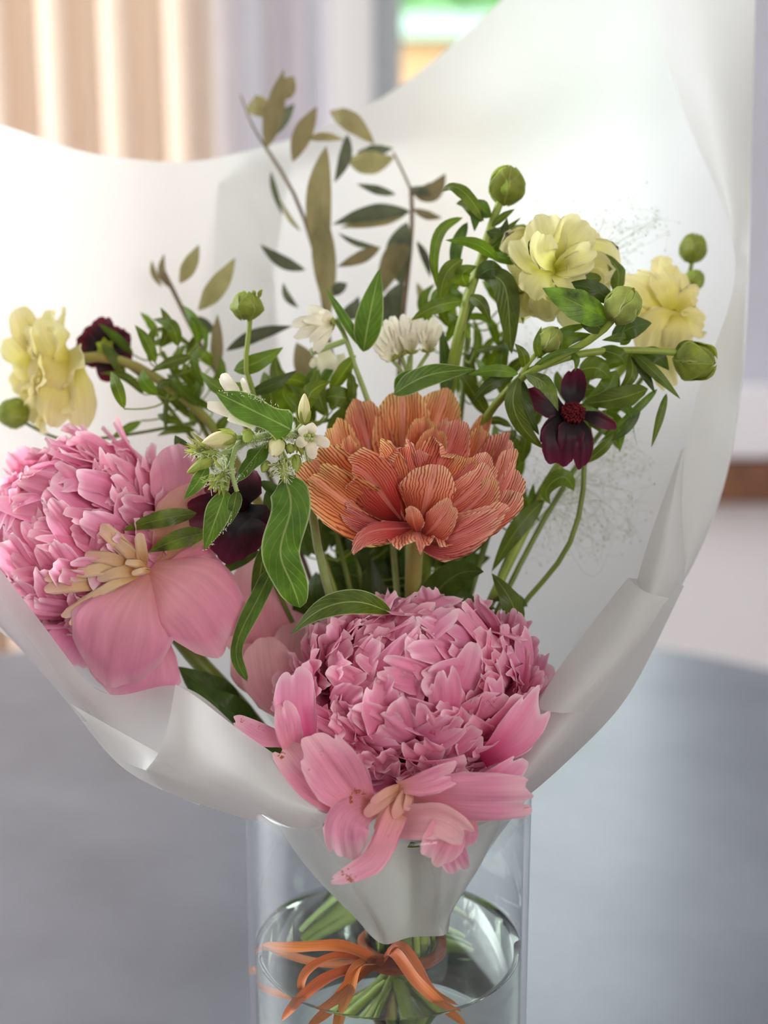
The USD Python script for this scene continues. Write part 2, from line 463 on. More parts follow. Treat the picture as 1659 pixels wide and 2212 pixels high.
pk = lambda px: PY(px, 150, 2.25)[0]
c1 = Thing("curtain", "heavy peach and beige curtain hanging in deep folds at the left of the window", "curtain", (pk(200), 2.25, 0.03))
c1.part("cloth", curtain([pk(a) for a in (-560, -480, -390, -300, -230, -160, -80, 0, 60, 130, 190, 260, 325, 400, 455)], 2.25, .03, 2.5, 3, .04), fabric("peach_cloth", lin(232, 209, 190), 0.12))
c1.part("rod_pocket", box(pk(-560), 2.19, 2.47, pk(455), 2.31, 2.53, .01), m_white, smooth=False)
c2 = Thing("curtain", "thin pale lilac curtain hanging between the peach one and the white window frame", "curtain", (pk(580), 2.34, 0.03))
c2.part("cloth", curtain([pk(a) for a in (440, 500, 545, 590, 612, 640, 690, 708)], 2.34, .03, 2.5, 8, .03), fabric("lilac_cloth", lin(214, 206, 213), 0.2))
c2.part("rod_pocket", box(pk(440), 2.31, 2.47, pk(708), 2.39, 2.53, .01), m_white, smooth=False)

# outside, seen through the strip of glass beside the frame
m_tree = leaf_mat("tree_leaf", lin(112, 160, 104), lin(130, 170, 110), 0.3, 0.6)
tr = Thing("tree", "bright green garden tree outside the window pane", "tree", (1.0, 9.8, 0))
tr.part("trunk", tube([(1.0, 9.8, 0), (1.05, 9.8, 1.5), (1.0, 9.8, 2.6)], .09, .05, world=True), m_wood)
lv = []
for i in range(1500):
    d = unit(rng.normal(size=3))
    c = np.array([1.0, 9.8, 3.1]) + d * np.array([1.15, .9, 1.2]) * rng.uniform(.55, 1.0)
    a = unit(rng.normal(size=3)) * .16
    b = unit(np.cross(a, rng.normal(size=3))) * .08
    lv.append((np.array([c - a, c + b, c + a, c - b]), np.array([[0, 1, 2, 3]]), np.array([[.5, 0], [1, .5], [.5, 1], [0, .5]])))
tr.part("foliage", joined(lv), m_tree, kind="stuff", smooth=False)
hs = Thing("house", "orange brick house outside, seen blurred through the window pane", "house", (0.1, 7.2, 0))
m_brick = plain("orange_brick", lin(196, 152, 112), 0.8, 0.2, 3.0, lin(180, 138, 100))
hs.part("wall", box(-0.1, 6.9, 0, 0.62, 7.5, 2.42), m_brick, smooth=False)
rv = np.array([(-.2, 6.8, 2.42), (.7, 6.8, 2.42), (.7, 7.6, 2.42), (-.2, 7.6, 2.42), (-.1, 7.2, 2.62), (.6, 7.2, 2.62)])
hs.part("roof", (rv, np.array([(0, 1, 5), (0, 5, 4), (1, 2, 5), (2, 3, 4), (2, 4, 5), (3, 0, 4), (0, 2, 1), (0, 3, 2)])), plain("roof_tile", lin(130, 150, 132), .8, .2), smooth=False)
single("ground", box(-6, YW + .2, -.3, 6, 14, -.02), plain("lawn", lin(120, 142, 104), .9, .1, 8.0, lin(104, 128, 90)), **st)

# ------------------------------------------------------------------ the round table
TC = np.array([-0.05, 0.87])
tb = Thing("table", "round blue-grey concrete table that the vase stands on", "table", (TC[0], TC[1], 0))
R_ = 0.76
tb.part("tabletop", lathe([(0.0005, TZ - .04), (R_ - .004, TZ - .04), (R_, TZ - .036), (R_, TZ - .004), (R_ - .004, TZ), (0.0005, TZ)], (*TC, 0), 160), m_conc, smooth=30)
tb.part("pedestal", lathe([(.0005, .03), (.05, .03), (.045, .3), (.05, TZ - .04), (.0005, TZ - .04)], (*TC, 0), 32), m_leg, smooth=40)
tb.part("base_plate", lathe([(.0005, 0), (.28, 0), (.28, .02), (.27, .03), (.0005, .03)], (*TC, 0), 48), m_leg, smooth=30)

# ------------------------------------------------------------------ vase and water
VC = P(838, 2040, 2.0)
ZW = VC[2]                                    # the water's surface
RV = 300 * K * 1.035                          # outer radius
ZR = P(838, 1655, 2.0)[2]                     # the rim
m_glass = pane_mat("vase_glass", (0.985, 0.99, 0.988), 0.0, 1.45)
vase = Thing("glass_vase", "clear cylinder glass vase half full of water on the grey table", "vase", (VC[0], VC[1], TZ))
o = (VC[0], VC[1], 0)
wt = 0.0032
vase.part("body", lathe([(.0005, TZ), (RV - .003, TZ), (RV, TZ + .003), (RV, ZR - .0015), (RV - wt * .5, ZR), (RV - wt, ZR - .0015), (RV - wt, TZ + .012), (RV - wt - .002, TZ + .01), (.0005, TZ + .01)], o, 160), m_glass, smooth=50)
rwi = RV - wt - .0006
m_water = usdkit.material(stage, LK + "water", {"g": ("glass_bsdf", {"color": (0.93, 0.96, 0.93), "IOR": 1.33, "roughness": 0.0})}, [], surface="g.BSDF")
wz = ZW
wat = lathe([(.0005, TZ + .0115), (rwi, TZ + .0115), (rwi, wz + .0022), (rwi - .0012, wz + .0008), (rwi - .004, wz), (.0005, wz)], o, 160)
single("water", wat, m_water, "clear water filling the lower part of the glass vase around the stems", "water", smooth=50)
# ------------------------------------------------------------------ the wrapping paper
m_paper = paper_mat("wrapping_paper", (0.78, 0.785, 0.76), 0.25, 0.5)
m_paper2 = m_paper
wp = Thing("wrapping_paper", "frosted translucent white paper wrapped round the bouquet", "paper", P(850, 2030, 3))
wp.part("back_sheet", loft([
    [(800, 2015, 2.6), (850, 2005, 4.6), (930, 2010, 3.2)],
    [(640, 1660, 7), (870, 1690, 12), (1165, 1690, 3.5)],
    [(470, 1300, 10), (880, 1300, 17), (1462, 1285, 5)],
    [(450, 800, 14), (1000, 800, 21), (1596, 890, 8)],
    [(470, 430, 17), (950, 380, 23), (1400, 330, 20), (1624, 300, 12)],
    [(475, 372, 18), (900, 290, 22), (1150, 215, 21), (1420, 70, 18.5), (1632, 20, 12.5)],
    [(480, 338, 19), (780, 237, 23.5), (1085, -2, 26), (1400, -260, 25), (1640, -260, 15)]], 50, 70, .004, 2), m_paper)
wp.part("left_sheet", loft([
    [(800, 2010, 2.2), (830, 2005, 3.5), (870, 2000, 4.5)],
    [(520, 1650, 2), (590, 1660, 6), (650, 1670, 9)],
    [(-60, 1310, 3), (250, 1260, 12), (580, 1300, 14)],
    [(-190, 800, 6), (180, 800, 15), (570, 800, 17)],
    [(-220, 230, 8), (0, 268, 11), (160, 322, 14), (300, 345, 16), (420, 348, 17), (640, 300, 19.5)]], 46, 50, .003, 5), m_paper)
wp.part("front_collar", loft([
    [(314, 1664, -2.8), (354, 1600, -4.6), (379, 1478, -4.0)],
    [(350, 1704, -1.8), (400, 1620, -5.0), (425, 1506, -4.0)],
    [(430, 1737, -2), (500, 1670, -4.6), (515, 1575, -2.6)],
    [(530, 1768, -2.5), (590, 1720, -4.4), (620, 1650, -2.4)],
    [(640, 1788, -2.8), (690, 1752, -3.8), (720, 1730, -2)],
    [(760, 1798, -2.5), (800, 1772, -2.4), (830, 1750, -.6)],
    [(900, 1800, -1.5), (930, 1770, -1.2), (940, 1740, .6)]], 24, 60), m_paper2)
wp.part("inner_sheet", loft([
    [(-60, 1290, 4), (-40, 1250, 1.4), (-30, 1190, .6)],
    [(70, 1430, 2.4), (100, 1420, .2), (130, 1400, 0)],
    [(160, 1535, 1.6), (200, 1528, .2), (235, 1500, 0)],
    [(245, 1640, .6), (300, 1590, .6), (350, 1482, .2)],
    [(330, 1697, -.8), (390, 1640, .8), (430, 1500, 1.2)],
    [(430, 1739, -1.4), (480, 1690, .6), (520, 1580, 2)]], 20, 44), m_paper2)
wp.part("fold", loft([
    [(152, 1520, .4), (190, 1560, 0), (242, 1632, .2)],
    [(255, 1578, -1.0), (268, 1605, -1.2), (290, 1655, -1.2)],
    [(348, 1630, -2.8), (338, 1646, -3.0), (316, 1664, -3.0)]], 14, 20), m_paper2)
wp.part("right_collar", loft([
    [(900, 1800, -1.2), (930, 1770, -1.2), (960, 1730, .8)],
    [(1030, 1785, -1.2), (1050, 1750, -1.8), (1060, 1680, .6)],
    [(1152, 1710, -1), (1130, 1670, -3), (1110, 1590, -.4)],
    [(1260, 1612, 0), (1215, 1570, -2.6), (1150, 1525, -.6)],
    [(1350, 1512, 1), (1290, 1460, -1.8), (1200, 1460, -.3)],
    [(1425, 1375, 2), (1370, 1340, -.6), (1290, 1340, 1)],
    [(1478, 1265, 3.4), (1420, 1255, 1), (1357, 1248, 2.4)]], 24, 50), m_paper2)
wp.part("paper_roll", loft([
    [(1158, 1530, -1.9), (1215, 1540, -3.4), (1268, 1534, -2.6)],
    [(1195, 1462, -1.4), (1270, 1480, -3.2), (1330, 1460, -2.2)],
    [(1270, 1358, -.6), (1345, 1385, -2.6), (1395, 1370, -1.6)],
    [(1345, 1262, .4), (1390, 1285, -1.6), (1438, 1300, -1)],
    [(1357, 1248, .6), (1395, 1278, -1.4), (1446, 1292, -.8)]], 20, 30), m_paper2)
wp.part("paper_roll", loft([
    [(1368, 1288, 1.5), (1400, 1306, -.2), (1432, 1304, .4), (1446, 1288, 1)],
    [(1388, 1210, 1.8), (1430, 1225, 0), (1462, 1230, .8), (1475, 1232, 1.6)],
    [(1425, 1100, 2.6), (1450, 1105, 1.2), (1466, 1110, 1.6), (1473, 1110, 2.4)],
    [(1472, 970, 3.6), (1476, 968, 3.3), (1479, 966, 3.5), (1481, 965, 3.9)]], 20, 30), m_paper2)
wp.part("flap", loft([
    [(1474, 1235, 2.8), (1480, 1240, 2.6), (1486, 1235, 4)],
    [(1474, 1060, 4), (1520, 1070, 4.2), (1562, 1045, 6)],
    [(1510, 840, 5.2), (1560, 850, 5.6), (1597, 850, 7.4)],
    [(1588, 590, 7.4), (1600, 600, 7.6), (1614, 610, 8.4)],
    [(1500, 300, 14), (1560, 320, 11), (1623, 330, 10.5)],
    [(1400, -20, 19), (1500, -40, 15), (1632, -60, 12)]], 20, 44), m_paper)
wp.part("tail", loft([
    [(560, 1690, 1.5), (640, 1750, -1.2), (760, 1790, -2.2), (880, 1780, -2.0), (990, 1770, -1.4), (1090, 1720, 1), (1120, 1660, 4)],
    [(612, 1800, 2.0), (680, 1830, -.6), (780, 1850, -2.0), (890, 1850, -.2), (960, 1845, -1.7), (1040, 1820, .8), (1075, 1790, 3)],
    [(700, 1915, 2.4), (745, 1930, 0), (800, 1940, -1.5), (890, 1920, .5), (950, 1935, -1.4), (1005, 1915, 1.2), (1025, 1890, 3)],
    [(770, 1985, 2.6), (795, 2000, .8), (830, 2012, -.2), (885, 2000, .5), (945, 2000, 0), (970, 1985, 1.8), (975, 1970, 3)],
    [(792, 2012, 2.6), (805, 2025, 1.2), (835, 2040, .2), (885, 2025, .8), (950, 2022, .4), (968, 2010, 1.8), (970, 2000, 3)]], 60, 36), m_paper2)
# ------------------------------------------------------------------ plant materials
m_pink = petal_mat("pink_petal", [(0, lin(200, 40, 112)), (.3, lin(238, 116, 168)), (.7, lin(248, 160, 194)), (.9, lin(250, 178, 206)), (1, lin(255, 226, 232))], .42, .06, (.006, .06))
m_pink2 = petal_mat("pale_pink_petal", [(0, lin(230, 80, 140)), (.3, lin(245, 130, 178)), (.7, lin(251, 168, 202)), (.9, lin(252, 186, 212)), (1, lin(255, 226, 232))], .42, .06, (.008, .06))
m_guard = petal_mat("guard_petal", [(0, lin(240, 186, 160)), (.3, lin(242, 160, 178)), (.75, lin(245, 164, 192)), (1, lin(250, 204, 212))], .38, .14, (.006, .12), stain=lin(176, 96, 50))
m_guard2 = petal_mat("smooth_guard_petal", [(0, lin(244, 184, 172)), (.3, lin(244, 172, 184)), (.8, lin(242, 158, 188)), (1, lin(246, 190, 204))], .38, .10, (.006, .1), streak_scale=16)
m_dusty = petal_mat("dusty_petal", [(0, lin(220, 150, 158)), (.5, lin(240, 176, 186)), (1, lin(246, 200, 204))], .38, .10, (.006, .1))
m_peach = petal_mat("peach_petal", [(0, lin(240, 190, 140)), (.5, lin(240, 190, 165)), (1, lin(240, 180, 175))], .35, .10, (.01, .1))
m_cream = petal_mat("cream_petaloid", [(0, lin(240, 195, 120)), (.5, lin(246, 212, 160)), (1, lin(246, 214, 190))], .35, .10, (.01, .1))
m_yellow = petal_mat("yellow_petal", [(0, lin(212, 210, 84)), (.35, lin(244, 240, 152)), (1, lin(252, 248, 196))], .42, .06, (.006, .08), rough=.5)
m_yellow2 = petal_mat("buttery_petal", [(0, lin(224, 214, 80)), (.35, lin(248, 238, 146)), (1, lin(252, 244, 190))], .42, .06, (.006, .08), rough=.5)
m_maroon = petal_mat("maroon_petal", [(0, lin(14, 4, 10)), (.5, lin(40, 6, 22)), (1, lin(112, 14, 54))], .22, .3, (.01, .3), rough=.5, sheen=.3, streak_scale=22)
m_white = m_white
m_star = petal_mat("white_star_petal", [(0, lin(236, 234, 190)), (.4, lin(252, 246, 222)), (1, lin(254, 250, 234))], .35, .05, (.004, .05))
m_budcream = petal_mat("cream_bud", [(0, lin(206, 214, 140)), (.5, lin(240, 234, 180)), (1, lin(246, 238, 200))], .3, .1, (.01, .08))

# the tulip: dark veins that fan out from the midrib, yellow rims
def tulip_mat(name, body, rim, line, pale):
    n = {
        "uv": ("uvmap", {"attribute": "st"}), "s": ("separate_xyz", {}),
        "a1": ("math", {"math_type": "subtract", "value2": 0.5}), "a2": ("math", {"math_type": "absolute"}),
        "mp": ("mapping", {"scale": (6.0, 4.5, 1.0)}), "n": ("noise_texture", {"scale": 1.0, "detail": 2.0}),
        "o": ("object_info", {}),
        "q1": ("math", {"math_type": "multiply_add", "value2": 150.0}), "q0": ("math", {"math_type": "multiply", "value2": -7.0}),
        "q2": ("math", {"math_type": "multiply_add", "value2": 15.0}), "sn": ("math", {"math_type": "sine"}),
        "ln": ("map_range", {"from_min": 0.05, "from_max": 0.9, "to_min": 0.0, "to_max": 0.85, "clamp": True}),
        "fade": ("map_range", {"from_min": 0.1, "from_max": 0.65, "to_min": 0.3, "to_max": 1.0, "clamp": True}), "lf": ("math", {"math_type": "multiply"}),
        "n2": ("noise_texture", {"scale": 60.0, "detail": 2.0}), "g": ("geometry", {}),
        "r": ("rgb_ramp", {"ramp": body}),
        "rim": ("map_range", {"from_min": 0.44, "from_max": 0.485, "to_min": 0.0, "to_max": 0.85, "clamp": True}),
        "tip": ("map_range", {"from_min": 0.91, "from_max": 0.975, "to_min": 0.0, "to_max": 0.85, "clamp": True}), "rm": ("math", {"math_type": "maximum"}),
        "c1": ("mix_color", {"b": rim}), "c2": ("mix_color", {"b": line}),
        "rib": ("map_range", {"from_min": 0.03, "from_max": 0.055, "to_min": 0.6, "to_max": 0.0, "clamp": True}), "c3": ("mix_color", {"b": pale}),
        "rv": ("map_range", {"from_min": 0.0, "from_max": 1.0, "to_min": 0.86, "to_max": 1.12}), "rh": ("map_range", {"from_min": 0.0, "from_max": 1.0, "to_min": 0.482, "to_max": 0.51}),
        "h": ("hsv", {}), "b": ("bump", {"strength": 0.4, "distance": 0.0006}),
        "p": ("principled_bsdf", {"roughness": 0.5, "specular_ior_level": 0.3, "sheen_weight": 0.1}), "t": ("translucent_bsdf", {}), "mix": ("mix_closure", {"fac": 0.33}),
    }
    l = [("uv.UV", "s.vector"), ("s.x", "a1.value1"), ("a1.value", "a2.value1"), ("uv.UV", "mp.vector"), ("mp.vector", "n.vector"), ("s.y", "q0.value1"),
         ("a2.value", "q1.value1"), ("q0.value", "q1.value3"), ("n.fac", "q2.value1"), ("q1.value", "q2.value3"), ("q2.value", "sn.value1"), ("sn.value", "ln.value"),
         ("s.y", "fade.value"), ("ln.result", "lf.value1"), ("fade.result", "lf.value2"), ("s.y", "r.fac"), ("a2.value", "rim.value"), ("s.y", "tip.value"),
         ("rim.result", "rm.value1"), ("tip.result", "rm.value2"), ("r.color", "c1.a"), ("rm.value", "c1.fac"), ("c1.result", "c2.a"), ("lf.value", "c2.fac"),
         ("a2.value", "rib.value"), ("rib.result", "c3.fac"), ("c2.result", "c3.a"), ("o.random", "rv.value"), ("o.random", "rh.value"), ("c3.result", "h.color"),
         ("rv.result", "h.value"), ("rh.result", "h.hue"), ("h.color", "p.base_color"), ("h.color", "t.color"), ("lf.value", "b.height"), ("b.normal", "p.normal"),
         ("p.BSDF", "mix.closure1"), ("t.BSDF", "mix.closure2")]
    return usdkit.material(stage, LK + name, n, l, surface="mix.closure")


m_tul = tulip_mat("tulip_inner", [(0, lin(150, 48, 34)), (.4, lin(206, 96, 56)), (.75, lin(234, 146, 92)), (1, lin(248, 196, 140))], lin(250, 212, 140), lin(146, 40, 38), lin(236, 158, 132))
m_tulo = tulip_mat("tulip_outer", [(0, lin(170, 60, 52)), (.4, lin(212, 100, 76)), (.75, lin(236, 142, 112)), (1, lin(246, 184, 150))], lin(250, 200, 160), lin(142, 34, 48), lin(236, 150, 138))

G1, G2 = lin(88, 132, 34), lin(150, 186, 84)
m_leaf = leaf_mat("fresh_leaf", lin(84, 112, 34), lin(150, 176, 90), .38)
m_leafd = leaf_mat("dark_leaf", lin(62, 88, 30), lin(102, 130, 62), .3)
m_leafm = leaf_mat("mottled_leaf", lin(90, 122, 40), lin(136, 160, 70), .32, mottle=.6)
m_olive = leaf_mat("olive_leaf", lin(142, 138, 92), lin(160, 154, 108), .25, .6, .35, sides=3, mottle=.1)
m_olived = leaf_mat("olive_leaf_dark", lin(84, 92, 68), lin(116, 118, 88), .2, .5, .35, sides=3)
m_hairy = leaf_mat("downy_leaf", lin(74, 108, 34), lin(160, 184, 108), .38, .6, .7, edge=lin(186, 204, 150), sides=8)
m_peonyleaf = leaf_mat("peony_leaf", lin(52, 84, 28), lin(90, 120, 50), .25, .35)
m_stem = plain("green_stem", lin(146, 162, 66), .45, .4, 60.0, lin(122, 142, 50))
m_stemd = plain("dark_green_stem", lin(112, 128, 50), .45, .4, 60.0, lin(92, 108, 38))
m_stemb = plain("brown_green_stem", lin(160, 140, 84), .5, .3, 40.0, lin(140, 150, 70))
m_twig = plain("olive_twig", lin(128, 106, 84), .7, .2, 90.0, lin(104, 92, 66))
m_downy = plain("downy_stem", lin(166, 184, 118), .8, .15, 200.0, lin(140, 164, 88), sheen=.8)
m_sepal = leaf_mat("bud_sepal", lin(140, 162, 60), lin(184, 196, 110), .3, .5, .5, edge=lin(176, 190, 110), sides=2)
m_sepalh = leaf_mat("downy_sepal", lin(156, 172, 86), lin(200, 206, 140), .3, .8, .4, edge=lin(200, 212, 160), sides=2)

NSTEM = [0]


def stem(th, pts, r0, r1=None, mat=None, part="stem", sides=8, thin=None):
    """A stem from the flower down through the tie and into the water; returns nothing, adds the part."""
    i = NSTEM[0]
    NSTEM[0] += 1
    a, rr = i * 2.39996, 0.016 * math.sqrt(((i * 7) % 24 + .5) / 24)
    neck = P(868, 2035, 3.0) + np.array([math.cos(a), math.sin(a), 0]) * rr
    sp = 0.036 + .014 * ((i * 5) % 7) / 7
    foot = np.array([VC[0] + math.cos(a + 2.9) * sp, VC[1] + math.sin(a + 2.9) * sp, TZ + .017])
    w = [P(*p) for p in pts] + [neck + np.array([0, 0, .02]) + (P(*pts[-1]) - neck) * .08, neck - np.array([0, 0, .012]), foot]
    r1 = r0 if r1 is None else r1
    th.part(part, tube(w, r0 * K, r1 * K, sides, 26, world=True), mat or m_stem)


def foot():
    """Where the next stem meets the floor of the vase: the base of the thing it carries."""
    i = NSTEM[0]
    a = i * 2.39996
    sp = 0.036 + .014 * ((i * 5) % 7) / 7
    return np.array([VC[0] + math.cos(a + 2.9) * sp, VC[1] + math.sin(a + 2.9) * sp, TZ + .017])


def leaves(th, rows, mat, name="leaf", nu=7, nv=16, prof="leaf"):
    for i, r in enumerate(rows):
        pts, w = r[0], r[1]
        kw = dict(fold=-.18, wave=.10, cup=.05, nu=nu, nv=nv)
        kw.update(r[2] if len(r) > 2 else {})
        m = kw.pop("mat", mat)
        p = kw.pop("prof", prof)
        th.part(name, blade(pts, w, p, seed=int(pts[0][0]) + i, **kw), m)


def bud(th, c, r, axis, name="bud", n=6, mat=None, inner=None, length=1.15, open_=0.1, seed=0):
    """A closed flower bud: overlapping sepals about a pale core; c = (px, py, dd), r = radius in pixels."""
    C, ax, R = P(*c), cv(axis), r * K * (D0 + c[2] / 100) / D0
    a = unit(np.cross(ax, [0.2, 0.7, 0.4]))
    b = np.cross(ax, a)
    core = th.part(name, ball(C, R * .9, ax, 18, 12, length), inner or m_budcore)
    for k in range(n):
        ph = 2 * np.pi * k / n + seed * .7
        o = math.cos(ph) * a + math.sin(ph) * b
        rr = R * (1.0 + .05 * (k % 2))
        th_ = np.linspace(2.85, .30 - .25 * (k % 3) / 2, 6)
        pts = [C + rr * (math.sin(t) * o * (1 + open_ * (1 if t < .8 else 0) * (k % 2)) + length * math.cos(t) * ax) for t in th_]
        th.part("sepal", blade(pts, rr * 1.02, "leaf", hint=o, nu=7, nv=12, world=True, cup=-.42, wave=.05, seed=k + seed), mat or m_sepal, parent=core)


m_budcore = plain("bud_core", lin(176, 190, 96), .6, .3)


def rosette(th, c, R, axis, layers, mat, seed, jag=.03, frill=.08, name="petal", w=.55, depth=.5):
    """Petals around an axis in layers (count, elevation in degrees, length, start)."""
    g = np.random.default_rng(seed)
    C, ax = P(*c), cv(axis)
    sc = K * (D0 + c[2] / 100) / D0
    a = unit(np.cross(ax, [0.2, 0.7, 0.4]))
    b = np.cross(ax, a)
    for li, (n, el, ln, st_) in enumerate(layers):
        for k in range(n):
            ph = 2 * np.pi * (k + .5 * (li % 2)) / n + g.normal(0, .18)
            o = math.cos(ph) * a + math.sin(ph) * b
            e0, e1 = math.radians(el + g.normal(0, 8)), math.radians(el * .5 + g.normal(0, 16))
            l = R * sc * ln * g.uniform(.88, 1.12)
            p0 = C + o * R * sc * st_
            p1 = p0 + l * .5 * (o * math.cos(e0) + ax * math.sin(e0))
            p2 = p1 + l * .35 * (o * math.cos((e0 + e1) / 2) + ax * math.sin((e0 + e1) / 2))
            p3 = p2 + l * .22 * (o * math.cos(e1) + ax * math.sin(e1))
            th.part(name, petal([p0, p1, p2, p3], R * sc * w * ln * g.uniform(.85, 1.15), hint=unit(ax * .8 - o * .3), roll=g.normal(0, 9), cup=g.uniform(.12, .4), round_=.42,
                                jag=jag, frill=frill, base=.35, tipw=.85, world=True, seed=int(g.integers(999)), jf=4), mat)


def peony_ball(th, c, rad, axis, n, mat, seed, w=(26, 50), jag=.07, jitter=.55, mats=None, limit=-.35, lenf=1.0, cull=None):
    """The full heart of a peony: ragged petals that overlap like scales on an ellipsoid and flare at their tips."""
    g = np.random.default_rng(seed)
    C, A = P(*c), cv(axis)
    sc = K * (D0 + c[2] / 100) / D0
    E = np.array(rad) * sc
    ax3 = np.stack([RIGHT, UPV, BACK])
    el = lambda d: (d @ ax3.T) * E @ ax3
    made = 0
    for i in range(n * 4):
        z = 1 - 2 * (i + .5) / (n * 2)
        if z < -1:
            break
        ph = i * 2.39996
        d = np.array([math.sqrt(1 - z * z) * math.cos(ph), math.sqrt(1 - z * z) * math.sin(ph), z])
        d = unit(d + g.normal(0, .05, 3))
        if d @ BACK < limit or d @ A < -.80 or (cull and cull(d)):
            continue
        m = unit(A - (A @ d) * d + .001)
        th_ = g.normal(0, jitter) + (g.uniform(-1, 1) * 1.2 if d @ A > .8 else 0)
        m = m * math.cos(th_) + np.cross(d, m) * math.sin(th_)
        k = g.uniform(.9, 1.06)
        fl = g.uniform(-.02, .15)
        L = lenf * g.uniform(.85, 1.25)
        pts = [C + el(.50 * k * (d - .42 * L * m)), C + el(.80 * k * (d - .20 * L * m)), C + el(.96 * k * (d + .02 * m)), C + el((1.0 + fl) * k * (d + .24 * L * m))]
        ww = g.uniform(*w) * sc
        th.part("petal", petal(pts, ww, hint=d, roll=g.normal(0, 20), cup=g.uniform(-.25, .3), round_=g.uniform(.12, .38), jag=jag * g.uniform(.4, 1.5), frill=g.uniform(.08, .20), base=.45, grow=.7,
                               tipw=1.0, world=True, seed=int(g.integers(9999)), nu=19, nv=10, split=.16 * (g.random() < .25), jf=5.5, crease=.03, curl=g.uniform(-.2, .3)), (mats[int(g.integers(len(mats)))] if mats else mat))
        made += 1
    return made
# ------------------------------------------------------------------ peonies
pe = Thing("pink_peony", "full ruffled pink peony with ragged petals at the front, hanging over the vase rim", "peony", foot(), "pink peonies in the bouquet")
stem(pe, [(890, 1590, 1.5), (895, 1720, 3), (885, 1850, 3.4)], 17, 16, m_stemd)
np_ = peony_ball(pe, (905, 1505, 1.5), (272, 208, 195), (0.05, 0.78, 0.62), 220, m_pink, 21, w=(28, 58), jag=.075, jitter=.75, mats=[m_pink, m_pink, m_pink2])
gp = [  # spine, half-width, options
    ([(800, 1748, -2.2), (700, 1700, -3.6), (612, 1600, -2.6)], 46, dict(cup=.25)),
    ([(790, 1745, -2.6), (735, 1680, -4.6), (668, 1585, -4.0)], 56, dict(cup=.35, crease=.12)),
    ([(632, 1635, -2.0), (625, 1580, -3.2), (611, 1512, -2.6)], 30, dict(round_=.5)),
    ([(640, 1600, -1.2), (570, 1590, -1.8), (503, 1545, -1.4)], 26, dict(round_=.5, roll=30)),
    ([(868, 1712, -3.0), (960, 1722, -4.6), (1060, 1726, -5.0), (1158, 1722, -4.4)], 52, dict(hint=(.1, -.25, 1), jag=.08, cup=-.2, round_=.15, nu=17, nv=18)),
    ([(860, 1700, -3.0), (930, 1690, -4.6), (1012, 1655, -4.6)], 26, dict(jag=.10, roll=-20)),
    ([(812, 1742, -3.0), (752, 1775, -4.6), (752, 1858, -4.6)], 46, dict(roll=15, cup=.2, hint=(.2, .2, 1))),
    ([(862, 1745, -3.4), (838, 1800, -4.8), (812, 1858, -5.2), (765, 1888, -5.4), (704, 1908, -5.4)], 26, dict(roll=(0, 10, 45, 60), base=.8, tipw=.35, round_=.3, nv=20)),
    ([(830, 1800, -2.2), (900, 1776, -4.2), (960, 1780, -4.8), (1004, 1815, -4.6)], 36, dict(roll=-20, mat="peach", cup=.4)),
    ([(985, 1752, -3.2), (960, 1810, -4.6), (930, 1866, -4.6)], 44, dict(roll=-10)),
    ([(965, 1810, -3.0), (980, 1850, -3.8), (992, 1884, -3.8)], 28, dict()),
    ([(1020, 1755, -2.6), (1000, 1800, -3.2), (985, 1830, -3.2)], 30, dict()),
    ([(890, 1755, -2.6), (940, 1745, -4.0), (1010, 1760, -4.2)], 34, dict(roll=-35)),
    ([(1010, 1690, -2.6), (1070, 1690, -3.6), (1135, 1640, -3.6)], 30, dict(jag=.08, mat="pink")),
    ([(1040, 1640, -2.0), (1110, 1590, -3.4), (1175, 1490, -2.0)], 40, dict(jag=.08, mat="pink")),
    ([(670, 1620, -1.0), (640, 1540, -2.6), (640, 1440, -1.4)], 42, dict(mat="pink", jag=.06)),
]
for i, (pts, w, kw) in enumerate(gp):
    mt = {"peach": m_dusty, "pink": m_pink}.get(kw.pop("mat", ""), m_guard)
    o_ = dict(jag=.05, frill=.09, base=.42, round_=.22, tipw=1.0, nu=21, nv=14)
    o_.update(kw)
    pe.part("petal", petal(pts, w * 1.2, seed=i + 3, **o_), mt)
for i, (a, b, w) in enumerate([((874, 1698), (787, 1762), 15), ((868, 1706), (812, 1795), 13), ((884, 1702), (850, 1768), 14), ((888, 1705), (878, 1752), 10), ((866, 1698), (800, 1735), 11)]):
    pe.part("petaloid", petal([(*a, -2.6), ((a[0] + b[0]) / 2, (a[1] + b[1]) / 2 - 4, -3.9), (*b, -4.2)], w * 1.35, base=.5, round_=.4, seed=40 + i, tipw=1.0, jag=.02, nu=9, nv=8), m_peach, label="narrow peach petaloid")

